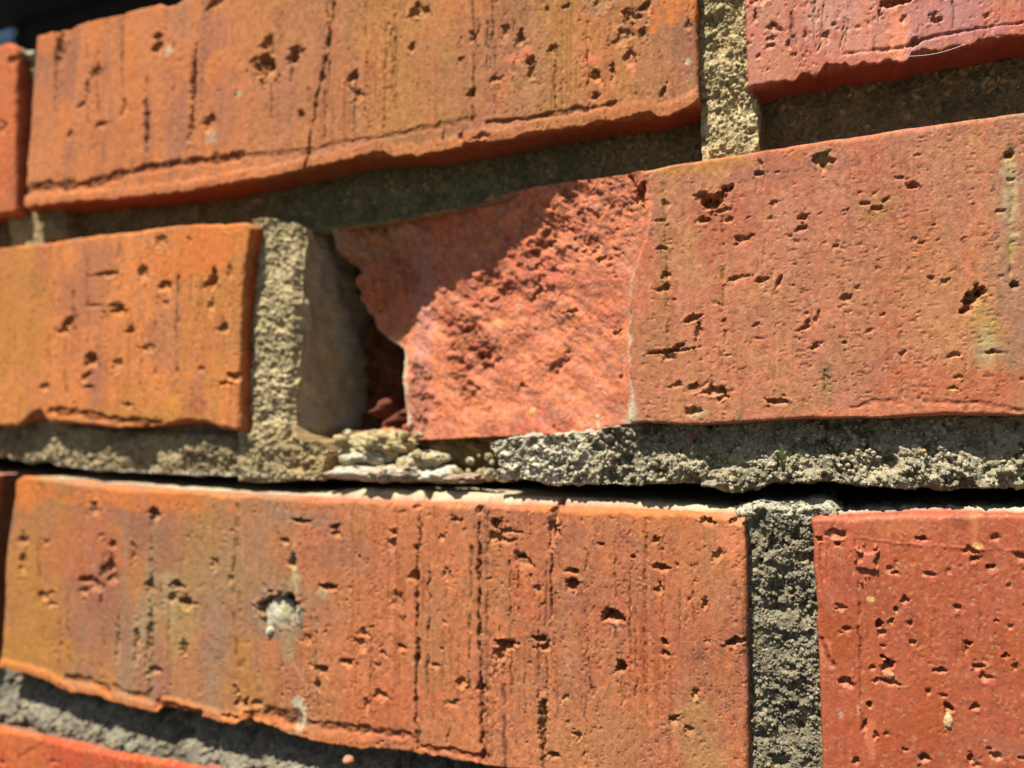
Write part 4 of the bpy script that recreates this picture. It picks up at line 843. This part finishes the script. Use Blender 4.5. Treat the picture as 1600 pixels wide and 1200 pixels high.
for i, (dx, dz, ln) in enumerate([(0, 1, 3.4), (-.5, .8, 2.0), (.45, .9, 2.4)]):
    x, z = W(1222, 722, .6); x, z = float(x), float(z)
    for k in range(3):
        f0, f1 = k/3, (k+1)/3
        wd = lambda f: .38*math.sin(math.pi*min(.97, max(.12, f)))
        q = [(x+dx*ln*f0-wd(f0), .6-f0*1.2, z+dz*ln*f0), (x+dx*ln*f0+wd(f0), .6-f0*1.2-.15, z+dz*ln*f0), (x+dx*ln*f1+wd(f1), .6-f1*1.2-.15, z+dz*ln*f1), (x+dx*ln*f1-wd(f1), .6-f1*1.2, z+dz*ln*f1)]
        bm.faces.new([bm.verts.new((p[0]/1000, p[1]/1000, p[2]/1000+BASE)) for p in q])
bmesh.ops.remove_doubles(bm, verts=bm.verts, dist=1e-6)
me = bpy.data.meshes.new('weed_seedling'); bm.to_mesh(me); bm.free()
o = link('weed_seedling', me, flat_mat('leaf_green', (.12, .14, .03)))
o['label'] = 'tiny yellow-green weed seedling rooted in the right mortar bed'; o['category'] = 'seedling'

# ------------------------------------------------------------------ beyond the wall: a dark shed, and the ground
def boxmesh(name, x0, x1, y0, y1, z0, z1, mat, parent, bev=.004):
    bm = bmesh.new(); bmesh.ops.create_cube(bm, size=1)
    for v in bm.verts: v.co = ((v.co.x*(x1-x0)), (v.co.y*(y1-y0)), (v.co.z*(z1-z0)))
    bmesh.ops.bevel(bm, geom=bm.edges[:], offset=bev, segments=1, affect='EDGES')
    me = bpy.data.meshes.new(name); bm.to_mesh(me); bm.free()
    o = link(name, me, mat, parent, ((x0+x1)/2, (y0+y1)/2, (z0+z1)/2)); return o
M_TAR = flat_mat('black_stained_timber', (.012, .011, .012), .9)
M_ROOF = flat_mat('black_felt', (.015, .015, .016), .9)
shed = empty('timber_shed', (0, 0, 0), 'black-stained timber shed standing in shade beyond the top of the wall', 'shed')
SX0, SX1, SY = -4.60, 1.6, 3.0
for i in range(18):
    boxmesh('wall_board', SX0, SX1, SY-.012*(i % 2), SY+.03, .01+i*.152, .16+i*.152, M_TAR, shed)
boxmesh('corner_post', SX0-.06, SX0-.003, SY-.03, SY+.06, 0, 2.76, M_TAR, shed)
boxmesh('roof', SX0, SX1+.2, SY+.05, SY+2.2, 2.77, 2.88, M_ROOF, shed)
boxmesh('shade_canopy', SX0-1.2, SX1+.2, SY-1.2, SY+.045, 2.77, 2.88, M_ROOF, shed)  # deep overhang added to keep the boards below in shade
boxmesh('fascia_board', SX0-1.2, SX0-.01, SY-.0, SY+.04, 2.69, 2.71, M_TAR, shed, .001)
boxmesh('lining', SX0+.06, SX1, SY+.035, SY+.055, 0, 2.75, M_TAR, shed)
boxmesh('side_wall', SX0, SX0+.05, SY+.065, SY+2, .0, 2.76, M_TAR, shed)
gm, n, b = mat_base('paving_ground')
tx = nd(n, 'ShaderNodeTexNoise'); tx.inputs['Scale'].default_value = 30; tx.inputs['Detail'].default_value = 8
cr = nd(n, 'ShaderNodeValToRGB'); cr.color_ramp.elements[0].color = (.035, .034, .032, 1); cr.color_ramp.elements[1].color = (.065, .062, .058, 1)
tcg = nd(n, 'ShaderNodeTexCoord'); n.links.new(tcg.outputs['Object'], tx.inputs['Vector'])
n.links.new(tx.outputs[0], cr.inputs[0]); n.links.new(cr.outputs[0], b.inputs['Base Color']); b.inputs['Roughness'].default_value = .95
bm = bmesh.new(); bmesh.ops.create_grid(bm, x_segments=8, y_segments=8, size=600)
me = bpy.data.meshes.new('ground'); bm.to_mesh(me); bm.free()
o = link('ground', me, gm, None, (0, 0, 0), kind='structure'); o['label'] = 'dark grey asphalt ground at the foot of the brick wall'
